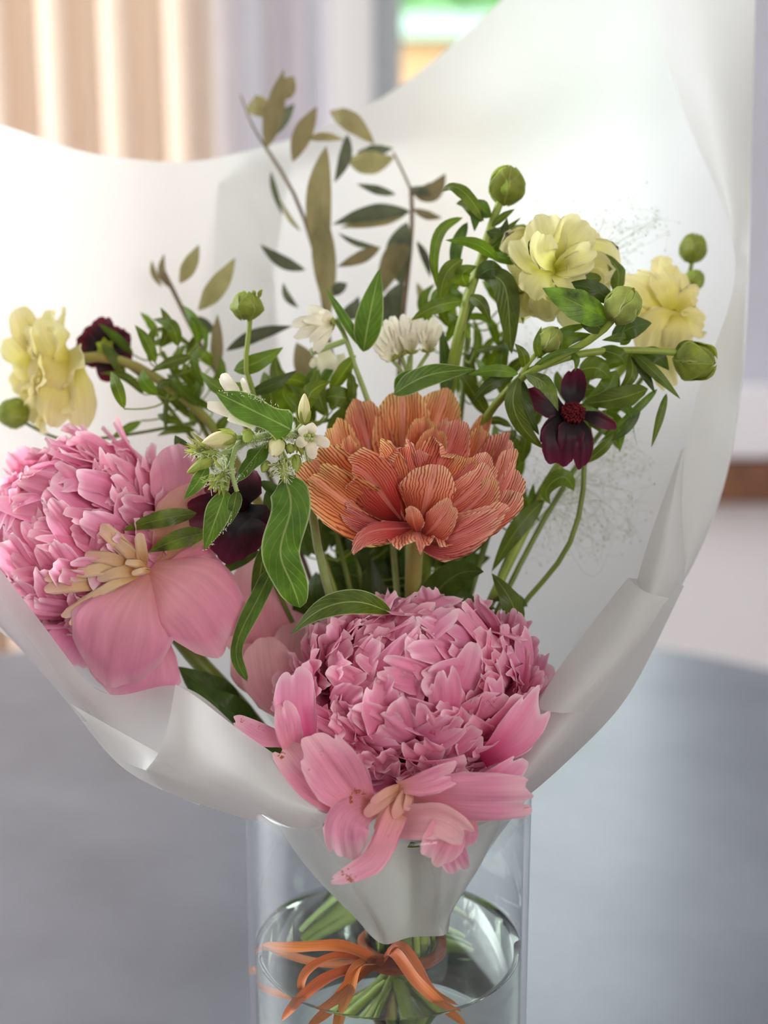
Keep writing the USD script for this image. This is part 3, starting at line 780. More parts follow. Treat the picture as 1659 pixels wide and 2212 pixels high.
p2 = Thing("pink_peony", "softly blurred pink peony at the left with smooth cupped outer petals and cream petaloids", "peony", foot(), "pink peonies in the bouquet")
stem(p2, [(330, 1300, 4.5), (430, 1430, 5.2), (520, 1525, 5.2), (640, 1680, 4.6)], 21, 17, m_stemd)
peony_ball(p2, (205, 1170, 4.8), (205, 222, 180), (-0.62, 0.42, 0.66), 190, m_pink2, 5, w=(24, 46), jag=.03, jitter=.6, mats=[m_pink2, m_pink2, m_pink])
for i, (pts, w, m, kw) in enumerate([
    ([(318, 1240, 1.6), (268, 1330, -.6), (246, 1420, -.2), (240, 1480, 1.2)], 116, m_guard2, dict(cup=-.28, round_=.55, base=.3, grow=.5, jag=.015)),
    ([(322, 1232, 1.8), (395, 1270, 0), (455, 1330, .2), (500, 1408, 1.6)], 98, m_guard2, dict(cup=-.25, round_=.4, base=.3, grow=.45, jag=.03, split=.1, hint=(.3, .1, 1))),
    ([(330, 1330, 3), (290, 1430, 2), (262, 1515, 2.2)], 112, m_guard2, dict(cup=-.1, round_=.4, jag=.03)),
    ([(395, 1150, 3), (385, 1060, 2), (372, 960, 2.4)], 62, m_guard2, dict(cup=.2, round_=.45, jag=.02)),
    ([(318, 1215, 2.6), (390, 1135, 1.6), (452, 1050, 2.2)], 70, m_peach, dict(cup=.15, round_=.4, jag=.02)),
    ([(330, 1225, 2.4), (400, 1180, 1.8), (470, 1160, 2.4)], 40, m_peach, dict(cup=.2, round_=.4)),
    ([(345, 1245, 2.2), (410, 1215, 1.6), (478, 1200, 2.4)], 34, m_guard2, dict(cup=.2)),
    ([(200, 1330, 3.4), (160, 1390, 2.6), (140, 1430, 3)], 60, m_pink2, dict(cup=.2)),
]):
    o_ = dict(frill=.06, nu=19, nv=18, seed=60 + i)
    o_.update(kw)
    p2.part("petal", petal(pts, w * 1.12, **o_), m)
for i, (x, y, w, bx, by) in enumerate([(208, 1252, 13, 300, 1232), (160, 1240, 14, 290, 1226), (200, 1290, 11, 300, 1240), (163, 1312, 12, 290, 1250), (132, 1335, 13, 270, 1265), (208, 1325, 9, 285, 1255), (246, 1165, 14, 306, 1222),
                                       (215, 1135, 17, 300, 1215), (95, 1275, 15, 240, 1262), (90, 1250, 14, 240, 1245), (300, 1150, 13, 312, 1222), (180, 1200, 14, 296, 1222), (150, 1350, 12, 260, 1275), (270, 1215, 9, 318, 1228), (285, 1240, 8, 325, 1236)]):
    p2.part("petaloid", petal([(bx, by, 1.4), ((x + bx) / 2, (y + by) / 2 - 6, .2), (x, y, .2)], w * 1.4, base=.45, jag=.02, round_=.35, cup=.5, seed=80 + i, nu=7, nv=8), m_cream, label="narrow cream petaloid")

p3 = Thing("pink_peony", "dusty pink peony half hidden between the other two, behind the drooping wavy leaf", "peony", foot(), "pink peonies in the bouquet")
stem(p3, [(600, 1440, 6.5), (650, 1560, 5.6), (740, 1760, 4.2)], 17, 16, m_stemd)
for i, (pts, w, kw) in enumerate([
    ([(640, 1550, 3.4), (590, 1480, 2.4), (572, 1375, 3.2)], 66, dict(cup=-.2)),
    ([(600, 1440, 5.4), (565, 1320, 4.8), (560, 1195, 5.8)], 72, dict(cup=-.15)),
    ([(620, 1480, 6), (620, 1360, 6), (600, 1250, 6.6)], 66, dict(cup=.1)),
    ([(590, 1440, 6), (520, 1350, 6), (480, 1250, 6.6)], 60, dict(cup=.1)),
    ([(650, 1520, 4.4), (640, 1430, 3.8), (650, 1340, 5)], 60, dict(cup=.2)),
    ([(600, 1500, 5.0), (545, 1460, 4.4), (530, 1390, 5)], 42, dict(cup=.2)),
    ([(640, 1480, 7), (690, 1400, 7), (720, 1320, 7.6)], 60, dict(cup=.2)),
]):
    p3.part("petal", petal(pts, w * 1.15, round_=.4, jag=.02, frill=.05, base=.4, nu=15, nv=14, seed=100 + i, **kw), m_dusty)
leaves(p2, [([(520, 1520, 5), (450, 1490, 4), (385, 1440, 4)], 36, dict(mat=m_peonyleaf)), ([(560, 1570, 4.6), (490, 1540, 3.4), (410, 1470, 3.8)], 44, dict(mat=m_peonyleaf, roll=20)),
            ([(600, 1640, 4.6), (540, 1600, 3), (470, 1520, 3.4)], 30, dict(mat=m_peonyleaf))], m_peonyleaf)
leaves(pe, [([(680, 1680, 1), (640, 1640, -.6), (600, 1600, -1)], 18, dict(mat=m_peonyleaf)), ([(930, 1760, 1), (910, 1810, -.6), (880, 1830, -1)], 20, {})], m_peonyleaf)
# ------------------------------------------------------------------ the tulip
tu = Thing("double_tulip", "open double tulip with copper orange petals finely veined in dark red", "tulip", foot())
stem(tu, [(898, 1150, 2.0), (892, 1290, 4.4), (885, 1500, 5), (880, 1800, 4)], 20, 16, m_stemb)
T = m_tul
O = m_tulo
tp = [  # spine, half-width, material, options - back ones first
    ([(880, 1080, 3.2), (872, 960, 4.4), (868, 838, 4.0)], 68, T, dict(cup=.25, round_=.45)),
    ([(900, 1070, 3.4), (935, 940, 4.8), (968, 836, 4.4)], 60, T, dict(cup=.25, round_=.4, roll=-12)),
    ([(850, 1080, 3.0), (800, 970, 4.2), (772, 862, 3.6)], 54, T, dict(cup=.3, round_=.45, roll=14)),
    ([(840, 1090, 2.6), (755, 1010, 3.2), (722, 905, 2.4)], 42, T, dict(cup=.4, roll=34)),
    ([(830, 1085, 1.4), (770, 1020, 1.4), (750, 940, .6)], 26, T, dict(cup=.3, roll=25)),
    ([(900, 1060, 2.4), (908, 980, 3.2), (916, 900, 2.6)], 36, T, dict(cup=.3)),
    ([(915, 1060, 2.0), (960, 990, 2.6), (990, 905, 1.8)], 46, O, dict(cup=-.3, roll=-15)),
    ([(905, 1060, 2.4), (925, 990, 2.6), (945, 925, 2.0)], 34, T, dict(cup=.3)),
    ([(930, 1080, 3.0), (1010, 990, 4.2), (1056, 892, 3.6)], 34, T, dict(cup=.3, roll=-20, round_=.8)),
    ([(925, 1085, 2.4), (1015, 1010, 3.2), (1052, 925, 2.2)], 44, T, dict(cup=.35, roll=-24)),
    ([(930, 1095, 2.4), (1050, 1030, 2.6), (1098, 935, 1.6)], 44, O, dict(cup=.4, roll=-40)),
    ([(935, 1110, 2.2), (1060, 1060, 1.4), (1104, 965, .2)], 40, O, dict(cup=-.3, roll=-46)),
    ([(935, 1125, 2.2), (1070, 1085, .8), (1117, 1000, -.4)], 44, O, dict(cup=-.35, roll=-50)),
    # the big open petals at the left, seen from inside
    ([(880, 1130, 2.2), (770, 1080, .2), (690, 1010, -.6), (668, 985, -.4)], 66, T, dict(cup=.5, roll=8, round_=.35, nu=17, nv=18, frill=.10)),
    ([(885, 1130, 1.4), (790, 1110, -1.0), (700, 1050, -1.8), (672, 1030, -1.6)], 60, T, dict(cup=.45, roll=-6, round_=.3, nu=17, nv=18, frill=.14, freq=5)),
    ([(880, 1120, 2.6), (780, 1040, 1.4), (705, 975, 1.0)], 58, T, dict(cup=.45, roll=20, round_=.4)),
    # the front rank, curling out at the top
    ([(872, 1128, -.2), (830, 1075, -1.6), (785, 1020, -2.0), (742, 1006, -2.8)], 56, T, dict(cup=-.35, round_=.35, frill=.14, curl=.4)),
    ([(876, 1125, -.3), (846, 1060, -1.3), (822, 990, -1.2), (800, 975, -1.8)], 48, T, dict(cup=-.3, round_=.35, frill=.12)),
    ([(890, 1110, -.2), (870, 1040, -.9), (858, 978, -.9), (850, 966, -1.5)], 46, O, dict(cup=-.25, round_=.4, frill=.16)),
    ([(905, 1110, .2), (915, 1030, -.6), (905, 972, -.7)], 38, O, dict(cup=-.3, frill=.16)),
    ([(912, 1110, 0), (940, 1030, -.9), (962, 972, -.8), (970, 962, -1.2)], 56, T, dict(cup=-.35, round_=.4, frill=.12)),
    ([(920, 1110, -.2), (985, 1040, -1.1), (1020, 990, -1.1)], 42, T, dict(cup=-.3, frill=.12, roll=-12)),
    ([(925, 1110, -.4), (1010, 1045, -1.5), (1060, 990, -1.5)], 42, O, dict(cup=-.3, frill=.1, roll=-18)),
    ([(905, 1128, -1.0), (925, 1070, -2.2), (937, 1012, -2.0)], 66, O, dict(cup=-.35, round_=.45, frill=.05, nu=17, nv=16)),
    ([(925, 1130, -1.0), (1000, 1075, -2.2), (1058, 1018, -2.0)], 46, O, dict(cup=-.35, frill=.12, roll=-24)),
    ([(925, 1138, -.9), (1010, 1100, -2.4), (1070, 1040, -2.4)], 40, T, dict(cup=-.3, frill=.10, roll=-34)),
    ([(900, 1150, -1.4), (892, 1120, -2.8), (888, 1094, -2.8)], 20, O, dict(cup=-.4, roll=-30)),
    ([(912, 1160, -1.2), (940, 1135, -2.8), (975, 1085, -2.8)], 34, O, dict(cup=-.4, roll=-16)),
    # the lowest outer petals
    ([(935, 1148, .4), (1020, 1135, -1.8), (1080, 1105, -2.4), (1122, 1068, -2.2)], 40, O, dict(cup=-.3, roll=-44, frill=.16, freq=4)),
    ([(925, 1152, .2), (970, 1152, -2.2), (1040, 1130, -3.0), (1095, 1090, -3.0)], 34, O, dict(cup=.3, roll=-34, frill=.18)),
    ([(900, 1140, .4), (850, 1142, -2.0), (800, 1150, -3.0), (772, 1172, -3.4), (757, 1200, -3.4)], 25, O, dict(cup=-.5, roll=(10, 30, 50), tipw=.4, frill=.22, nv=18)),
    ([(898, 1138, .4), (902, 1158, -2.2), (908, 1180, -3.8)], 74, O, dict(hint=(0, 1, .5), cup=-.18, round_=.5, frill=.16, freq=5)),
    ([(905, 1165, 0), (985, 1158, -3.0), (1080, 1108, -3.6)], 44, O, dict(cup=-.25, roll=-26, frill=.16)),
    ([(880, 1135, 1.0), (800, 1125, -.8), (740, 1095, -1.6)], 40, O, dict(cup=.3, roll=16, frill=.14)),
]
for i, (pts, w, m, kw) in enumerate(tp):
    w *= 1.18
    o_ = dict(jag=.03, frill=.12, base=.42, round_=.3, nu=17, nv=16, grow=.5, tipw=.97)
    if 16 <= i <= 28:
        o_['curl'] = .45
    o_.update(kw)
    tu.part("petal", petal(pts, w, seed=200 + i, **o_), m)
tu.part("pistil", tube([(890, 1090, 1.5), (884, 990, 1.8), (880, 960, 1.8)], 9, 6), m_budcore, label="pale green pistil at the heart of the tulip")
leaves(tu, [([(900, 1330, 4), (990, 1240, 2.6), (1045, 1235, 2.0)], 34, dict(mat=m_leafd)), ([(885, 1500, 5), (880, 1380, 5), (900, 1240, 4.6)], 46, dict(mat=m_leafd)), ([(875, 1520, 6), (820, 1360, 6), (800, 1200, 6)], 48, dict(mat=m_leafd))], m_leafd)
# ------------------------------------------------------------------ yellow ranunculus and their buds
YG = "pale yellow ranunculus in the bouquet"
def calyx(th, c, r, axis, n=5, ln=1.0, mat=None):
    C, ax, R = P(*c), cv(axis), r * K
    a = unit(np.cross(ax, [0.2, 0.7, 0.4])); b = np.cross(ax, a)
    for k in range(n):
        o = math.cos(2 * np.pi * k / n) * a + math.sin(2 * np.pi * k / n) * b
        th.part("sepal", blade([C, C + R * (.7 * o + .2 * ax), C + R * ln * (1.1 * o + .7 * ax)], R * .38, "leaf", hint=ax, world=True, cup=.3, nv=10, seed=k), mat or m_sepal)


# the one at the upper right, sharp
ra = Thing("ranunculus", "pale yellow ranunculus, fully open, just upper left of the downy green bud", "flower", foot(), YG)
stem(ra, [(1175, 560, 5.0), (1150, 503, 5.0), (1100, 495, 4.6), (1058, 530, 4.2), (1010, 640, 4.2), (985, 780, 5.0), (945, 1000, 8.0), (900, 1500, 4.6)], 11, 12)
rosette(ra, (1212, 590, 3.8), 118, (-.10, .05, 1), [(8, 12, 1.0, .05), (8, 32, .9, .04), (7, 50, .72, .03), (6, 68, .5, .02)], m_yellow, 31, jag=.06, frill=.18, w=.42)
for i, (pts, w, kw) in enumerate([
    ([(1200, 575, 2.6), (1185, 530, 1.8), (1170, 462, 2.6)], 48, dict(cup=.3, roll=-10)), ([(1200, 575, 2.6), (1232, 520, 1.6), (1268, 478, 2.8)], 46, dict(cup=.3)),
    ([(1200, 578, 2.6), (1150, 560, 1.6), (1118, 515, 2.6)], 40, dict(cup=.3)), ([(1198, 580, 2.4), (1165, 610, 1.4), (1150, 645, 2.0)], 48, dict(cup=-.2)),
    ([(1200, 582, 2.0), (1240, 556, .8), (1285, 540, 1.6)], 26, dict(cup=.4)), ([(1200, 585, 2.0), (1240, 575, .8), (1280, 556, 1.6)], 28, dict(cup=.4)),
    ([(1200, 590, 2.0), (1225, 600, 1.0), (1262, 590, 1.6)], 34, dict(cup=.2)), ([(1196, 575, 2.0), (1172, 545, .8), (1180, 505, 1.4)], 34, dict(cup=.4)),
    ([(1185, 560, 4.0), (1140, 630, 3.6), (1160, 680, 4.6)], 60, dict(cup=-.1)), ([(1200, 600, 3.0), (1190, 640, 2.2), (1200, 688, 3.4)], 50, dict(cup=-.2)),
    ([(1210, 560, 3.4), (1290, 560, 3.2), (1312, 600, 4.0)], 50, dict(cup=.2)), ([(1170, 540, 3.4), (1130, 530, 2.8), (1106, 560, 3.6)], 46, dict(cup=.2)),
]):
    o_ = dict(jag=.03, frill=.10, base=.35, round_=.35, nu=15, nv=12, seed=300 + i)
    o_.update(kw)
    ra.part("petal", petal(pts, w * 1.12, **o_), m_yellow)
leaves(ra, [([(1330, 635, 3), (1335, 585, 2.6), (1295, 543, 3.0)], 22, dict(roll=30)), ([(1300, 600, 2.4), (1260, 605, 1.6), (1215, 618, 2.0)], 16, {}),
            ([(1055, 535, 4), (1085, 505, 3.6), (1125, 470, 4)], 8, {}), ([(1050, 545, 4), (1100, 560, 3.4), (1150, 560, 4)], 12, {})], m_leaf)

# the one at the right edge
rb = Thing("ranunculus", "pale yellow ranunculus farthest right, facing away towards the paper behind the downy bud", "flower", foot(), YG)
stem(rb, [(1400, 740, 7), (1340, 800, 6.2), (1280, 880, 5.2), (1200, 1020, 5), (1060, 1300, 5), (920, 1700, 4.4)], 11, 12)
rosette(rb, (1425, 690, 7), 118, (.75, .12, .6), [(9, 5, .98, .1), (9, 28, .9, .08), (8, 48, .77, .05), (6, 64, .6, .03)], m_yellow2, 33, jag=.07, frill=.2, w=.37)
for i, (pts, w, kw) in enumerate([
    ([(1470, 690, 5), (1420, 700, 3.8), (1395, 775, 4.6)], 42, dict(cup=-.2)), ([(1440, 720, 5), (1432, 770, 4.2), (1450, 842, 5.2)], 34, dict(cup=-.2)),
    ([(1440, 660, 5), (1400, 630, 4.2), (1345, 598, 5.4)], 40, dict(cup=-.1)), ([(1450, 670, 4.6), (1440, 620, 3.8), (1425, 585, 5.0)], 36, dict(cup=-.1)),
    ([(1455, 680, 4.4), (1465, 710, 3.6), (1450, 760, 4.2)], 34, dict(cup=-.3)), ([(1460, 670, 4.8), (1490, 640, 4.2), (1505, 650, 5)], 26, dict(cup=.3)),
    ([(1465, 690, 4.8), (1490, 700, 4.2), (1518, 715, 5)], 22, dict(cup=.3)), ([(1425, 690, 5.2), (1380, 680, 4.4), (1352, 650, 5.4)], 40, dict(cup=-.1)),
]):
    o_ = dict(jag=.035, frill=.12, base=.35, round_=.35, nu=15, nv=12, seed=330 + i)
    o_.update(kw)
    rb.part("petal", petal(pts, w * 1.12, **o_), m_yellow2)

# the one at the far left
rc = Thing("ranunculus", "blurred creamy yellow ranunculus at the far left, facing the paper edge on an arching stem", "flower", foot(), YG)
stem(rc, [(165, 775, 8.4), (230, 772, 8.2), (310, 800, 8), (390, 855, 7.6), (450, 910, 7.4), (560, 1090, 7), (700, 1400, 6), (820, 1800, 4.4)], 13, 12, m_stemb)
rosette(rc, (118, 800, 9), 128, (-.72, .10, .45), [(7, 2, .95, .1), (7, 24, .92, .08), (6, 44, .8, .05), (5, 62, .62, .03)], m_yellow2, 35, jag=.03, frill=.14, w=.45)
for i, (pts, w, kw) in enumerate([
    ([(160, 775, 8.2), (120, 760, 6.8), (85, 690, 8)], 50, dict(cup=-.2)), ([(160, 785, 8.2), (120, 850, 6.8), (110, 925, 8)], 46, dict(cup=-.2)),
    ([(165, 785, 8.0), (170, 850, 7.2), (175, 925, 8)], 38, dict(cup=-.2)), ([(160, 780, 8), (110, 800, 6.6), (70, 850, 7.6)], 46, dict(cup=-.1)),
    ([(100, 780, 9), (60, 720, 8.6), (42, 662, 9)], 34, dict(cup=.2)), ([(100, 790, 9), (40, 760, 8.6), (14, 730, 9)], 34, dict(cup=.2)),
]):
    o_ = dict(jag=.03, frill=.10, base=.35, round_=.35, nu=15, nv=12, seed=350 + i)
    o_.update(kw)
    rc.part("petal", petal(pts, w * 1.12, **o_), m_yellow2)
rc_b = [(95, 935, 9), (150, 952, 8.6), (210, 948, 8.4), (300, 935, 8)]
rc.part("side_stem", tube([(40, 905, 9.4)] + rc_b + [(440, 908, 7.6)], 4, 4), m_stemd)
bud(rc, (30, 893, 9.4), 30, (-.9, .1, .3), seed=3)

# stems that carry only buds
BG = "ranunculus buds"
ba = Thing("ranunculus_bud", "tallest green ranunculus bud, upright on a thick leafy stem above the paper's middle", "flower bud", foot(), BG)
stem(ba, [(1085, 425, 4.2), (1060, 490, 4.2), (1030, 590, 4.0), (1000, 680, 3.8), (975, 790, 4.6), (940, 1000, 8.0), (900, 1500, 4.6)], 9, 14)
bud(ba, (1095, 402, 4.2), 37, (.15, .95, .25), seed=1, open_=.2)
leaves(ba, [([(1045, 478, 4), (1012, 425, 3.4), (975, 402, 3.6), (955, 415, 4)], 17, dict(roll=20)), ([(1040, 480, 4), (1010, 440, 4.6), (985, 440, 5)], 16, {}),
            ([(1000, 470, 4.6), (955, 495, 4.2), (938, 560, 4.4), (950, 640, 5)], 12, {}), ([(1000, 560, 4), (965, 590, 3.4), (948, 660, 4)], 17, {}), ([(1010, 480, 5), (985, 540, 5), (990, 620, 5.4)], 14, dict(mat=m_leafd)),
            ([(1075, 562, 3.6), (1030, 528, 2.8), (962, 519, 3.2)], 14, dict(roll=-25)), ([(1060, 470, 4.4), (1035, 450, 3.8), (1025, 500, 4.2)], 20, dict(mat=m_leafd)),
            ([(1062, 490, 4), (1090, 465, 3.4), (1112, 452, 3.6)], 8, {}), ([(1050, 500, 4), (1085, 500, 3.6), (1095, 470, 3.8)], 12, dict(mat=m_leafd)), ([(1030, 600, 3.6), (1060, 580, 3), (1090, 588, 3.4)], 20, dict(mat=m_leafd)),
            ([(1035, 590, 3.8), (1085, 610, 2.8), (1100, 690, 2.8), (1105, 765, 3.2)], 27, dict(roll=15)), ([(1040, 600, 4.2), (1110, 620, 3.6), (1130, 700, 4)], 18, {}), ([(1000, 650, 3.8), (940, 662, 3.2), (888, 692, 3.6)], 17, {}),
            ([(1010, 640, 3.8), (1040, 655, 3), (1060, 700, 3.4)], 14, {}), ([(1010, 620, 4), (1000, 590, 3.4), (1030, 575, 3.2)], 18, {}), ([(985, 760, 4), (1000, 690, 4.4), (1040, 640, 4.8)], 12, dict(mat=m_leafd)),
            ([(960, 860, 4.6), (965, 800, 5), (950, 700, 5)], 16, dict(mat=m_leafd)), ([(1060, 480, 4.6), (1075, 530, 4.6), (1120, 545, 5)], 16, dict(mat=m_leafd))], m_leaf)

bb = Thing("ranunculus_bud", "downy green ranunculus bud on a curved stem between the two yellow flowers at the right", "flower bud", foot(), BG)
stem(bb, [(1328, 685, .4), (1300, 715, .8), (1235, 757, 1.2), (1150, 800, 1.6), (1105, 835, 2.2), (1035, 925, 4.4), (980, 1080, 7.4), (905, 1500, 4.6)], 8, 13)
bud(bb, (1345, 660, .2), 37, (.45, .75, .45), mat=m_sepalh, seed=2, open_=.15)
bb.part("side_stem", tube([(1125, 812, 1.8), (1145, 780, 1.6), (1178, 745, 1.5)], 6, 5), m_stem)
bud(bb, (1188, 733, 1.4), 26, (.5, .75, .4), mat=m_sepalh, seed=5, name="side_bud")
bb.part("side_stem", tube([(1135, 806, 1.8), (1240, 768, 2.0), (1350, 757, 2.2), (1470, 762, 2.4)], 9, 8), m_stem)
bud(bb, (1500, 780, 2.4), 40, (.85, -.15, .4), seed=6, open_=.35, name="side_bud")
leaves(bb, [([(1315, 692, .6), (1245, 655, -.2), (1172, 622, .2)], 36, dict(mat=m_leafm, roll=10)), ([(1328, 655, 1.2), (1275, 622, .8), (1215, 617, 1.2)], 20, dict(mat=m_leafd)), ([(1305, 715, .8), (1270, 690, .2), (1250, 680, .6)], 22, dict(mat=m_leafd)),
            ([(1320, 730, 2.0), (1370, 705, 1.4), (1408, 698, 2)], 24, dict(mat=m_leafd)), ([(1170, 775, 1.6), (1160, 745, 1.0), (1170, 705, 1.2)], 9, {}), ([(1150, 795, 1.6), (1200, 765, .8), (1262, 752, 1.0)], 7, {}),
            ([(1135, 808, 1.4), (1180, 832, .4), (1206, 888, .4)], 19, dict(mat=m_leafm, roll=-15)), ([(1122, 812, 1.8), (1108, 870, 1.2), (1135, 930, 1.4), (1176, 970, 2)], 20, dict(roll=25)), ([(1120, 810, 2), (1135, 880, 1.6), (1165, 940, 2.2)], 18, dict(mat=m_leafd)),
            ([(1120, 808, 2), (1070, 800, 1.6), (1010, 810, 2.2)], 14, {}), ([(1110, 815, 2.4), (1060, 830, 2), (1020, 870, 2.6)], 14, dict(mat=m_leafd)), ([(1135, 800, 1.8), (1130, 765, 1.2), (1112, 742, 1.4)], 12, {}),
            ([(1160, 775, 1.8), (1215, 720, 1.2), (1275, 700, 1.4)], 12, {}), ([(1200, 770, 2), (1225, 735, 1.6), (1290, 725, 1.8)], 14, dict(mat=m_leafm)), ([(1225, 765, 2), (1245, 775, 1.6), (1242, 802, 1.8)], 8, {}),
            ([(1290, 755, 2.2), (1340, 770, 1.6), (1350, 790, 2)], 18, {}), ([(1340, 745, 2.2), (1350, 730, 1.6), (1300, 735, 1.6)], 14, {}),
            ([(1365, 760, 2.4), (1410, 800, 1.8), (1470, 862, 2.0)], 13, {}), ([(1370, 765, 2.6), (1390, 800, 2.2), (1415, 850, 2.4)], 12, dict(mat=m_leafd)), ([(1360, 765, 2.6), (1365, 810, 2.2), (1330, 850, 2.6)], 14, {}),
            ([(1380, 760, 2.6), (1420, 770, 2.2), (1445, 800, 2.6)], 18, dict(mat=m_leafd)), ([(1440, 850, 2.6), (1425, 905, 2.4), (1407, 967, 2.6)], 9, {}), ([(1400, 840, 2.6), (1330, 862, 2.0), (1262, 872, 2.4)], 24, dict(roll=-20)),
            ([(1385, 870, 3), (1355, 925, 2.8), (1320, 953, 3)], 10, dict(mat=m_leafd)), ([(1420, 840, 3), (1380, 880, 2.8), (1290, 960, 3.4)], 9, {}), ([(1250, 800, 2.6), (1290, 795, 2.2), (1320, 820, 2.6)], 26, {}), ([(1330, 800, 2.8), (1310, 840, 2.6), (1265, 860, 2.8)], 22, {}),
            ([(1460, 765, 2.4), (1480, 745, 2.0), (1515, 745, 2)], 10, {})], m_leaf)

bc = Thing("ranunculus_bud", "pair of small blurred ranunculus buds at the far right, against the paper edge", "flower bud", foot(), BG)
stem(bc, [(1496, 560, 9), (1486, 610, 8.6), (1470, 680, 8), (1400, 800, 7), (1250, 1000, 6), (1060, 1350, 5.4), (910, 1700, 4.4)], 5, 9, m_stemd)
bud(bc, (1497, 537, 9), 28, (.25, .95, .1), seed=8)
bc.part("side_stem", tube([(1478, 650, 8.4), (1488, 630, 8.4), (1496, 615, 8.4)], 4), m_stemd)
bud(bc, (1500, 605, 8.4), 20, (.5, .8, .2), seed=9, name="side_bud")

bd = Thing("ranunculus_bud", "single ranunculus bud with tiny horn-like tips on a thin upright stem left of centre", "flower bud", foot(), BG)
stem(bd, [(540, 690, 3.4), (535, 740, 3.4), (532, 800, 3.6), (560, 870, 4.2), (640, 1050, 5), (760, 1400, 5), (840, 1750, 4.4)], 6, 9)
bud(bd, (533, 662, 3.4), 31, (.05, 1, .15), seed=11, open_=.1, mat=m_sepal, length=1.02)
for dx, tx in ((-6, -8), (14, 12), (26, 34)):
    bd.part("sepal_tip", blade([(533 + dx, 645, 3.2), (533 + dx * 1.1, 632, 3.0), (533 + tx, 628 - abs(tx) * .1, 3.2)], 5, "leaf", nv=7), m_sepal)
leaves(bd, [([(505, 800, 4), (555, 782, 3.4), (612, 750, 4)], 20, {}), ([(535, 830, 4), (480, 840, 3.6), (430, 800, 4.4)], 16, {}), ([(540, 850, 4), (590, 830, 3.6), (640, 800, 4)], 14, dict(mat=m_leafd))], m_leaf)
# ------------------------------------------------------------------ dark cosmos
CG = "dark maroon cosmos in the bouquet"
m_cosmid = plain("cosmos_florets", lin(120, 24, 36), .7, .2, 300.0, lin(60, 10, 20))
m_cosdark = plain("cosmos_disc", lin(30, 8, 14), .8, .1)


def cosmos(th, c, petals, axis, r, face=True, seed=0):
    for i, (pts, w, kw) in enumerate(petals):
        w *= 1.22
        o_ = dict(jag=.04, frill=.08, base=.4, round_=.3, nu=15, nv=14, cup=.15, jf=5, seed=seed + i, grow=.5)
        o_.update(kw)
        th.part("petal", petal(pts, w, **o_), m_maroon)
    ax, C = cv(axis), P(*c)
    R = r * K
    disc = th.part("disc", ball(C - ax * R * .25, R, ax, 20, 10, .55), m_cosdark)
    if face:
        g = np.random.default_rng(seed)
        a = unit(np.cross(ax, [.2, .7, .4])); b = np.cross(ax, a)
        fl = []
        for k in range(70):
            q, ph = math.sqrt((k + .5) / 70) * R * 1.05, k * 2.39996
            p = C + q * (math.cos(ph) * a + math.sin(ph) * b) + ax * (R * .35 - q * .25)
            fl.append(tube([p - ax * R * .3, p, p + ax * R * g.uniform(.15, .4)], .5e-3, .75e-3, 6, 4, True))
        th.part("florets", joined(fl)[:2], m_cosmid, parent=disc, label="dark red florets of the flower's disc", kind="stuff")


ca = Thing("cosmos", "dark maroon cosmos at the right with a red dotted centre, below the downy bud", "flower", foot(), CG)
stem(ca, [(1248, 915, 3.4), (1262, 1010, 3.6), (1232, 1170, 3.8), (1160, 1270, 4.4), (1080, 1380, 5), (930, 1720, 4.6)], 6, 7, m_stemd)
cosmos(ca, (1238, 893, 1.8), [
    ([(1236, 880, 2.4), (1238, 840, 2.6), (1243, 794, 2.2)], 27, dict(round_=.4)), ([(1220, 890, 2.4), (1180, 872, 2.2), (1138, 838, 2.0)], 26, dict()),
    ([(1222, 900, 2.2), (1210, 950, 1.4), (1206, 1008, 1.8)], 36, dict(round_=.25)), ([(1246, 905, 2.2), (1258, 950, 1.5), (1254, 1015, 1.9)], 22, dict(round_=.4)),
    ([(1255, 895, 2.3), (1290, 905, 2.0), (1332, 926, 2.2)], 16, dict(round_=.5)), ([(1226, 905, 2.5), (1196, 925, 2.0), (1180, 960, 2.2)], 22, dict()),
    ([(1238, 905, 2.0), (1232, 940, 1.3), (1232, 985, 1.7)], 26, dict())], (.05, .45, 1), 25, True, 400)
leaves(ca, [([(1240, 1060, 3.8), (1215, 1030, 3.2), (1180, 1060, 3.6), (1190, 1090, 4)], 18, {}), ([(1175, 1080, 4.4), (1120, 1140, 3.8), (1062, 1235, 4.4)], 20, {}), ([(1262, 1000, 3.6), (1310, 960, 3), (1330, 930, 3.2)], 12, {}),
            ([(1120, 1360, 3.4), (1105, 1300, 2.2), (1062, 1238, 2.8)], 26, dict(roll=20)), ([(1140, 1310, 4.4), (1100, 1290, 4), (1060, 1300, 4)], 12, dict(mat=m_leafd))], m_leaf)

cb = Thing("cosmos", "dark maroon cosmos half hidden behind the hairy white-flowered stem, above the left pink peony", "flower", foot(), CG)
stem(cb, [(540, 1110, 2.6), (580, 1230, 4), (660, 1400, 5.2), (780, 1650, 5), (850, 1850, 4)], 5, 8, m_stemd)
cosmos(cb, (520, 1085, 1.6), [
    ([(505, 1095, 2), (465, 1105, 1.2), (405, 1110, 1.6)], 38, dict(cup=.4)), ([(515, 1100, 1.8), (505, 1150, .6), (478, 1212, 1.0)], 50, dict(cup=-.2)), ([(525, 1110, 1.8), (525, 1150, .6), (530, 1200, 1.0)], 46, dict(cup=-.1)),
    ([(535, 1100, 1.8), (560, 1125, 1.2), (578, 1155, 1.4)], 30, dict(cup=.2)), ([(525, 1085, 1.8), (530, 1050, 1.4), (525, 1010, 1.8)], 34, dict()), ([(510, 1080, 2), (480, 1060, 1.6), (445, 1040, 2)], 24, dict())], (.3, .3, .9), 22, False, 430)
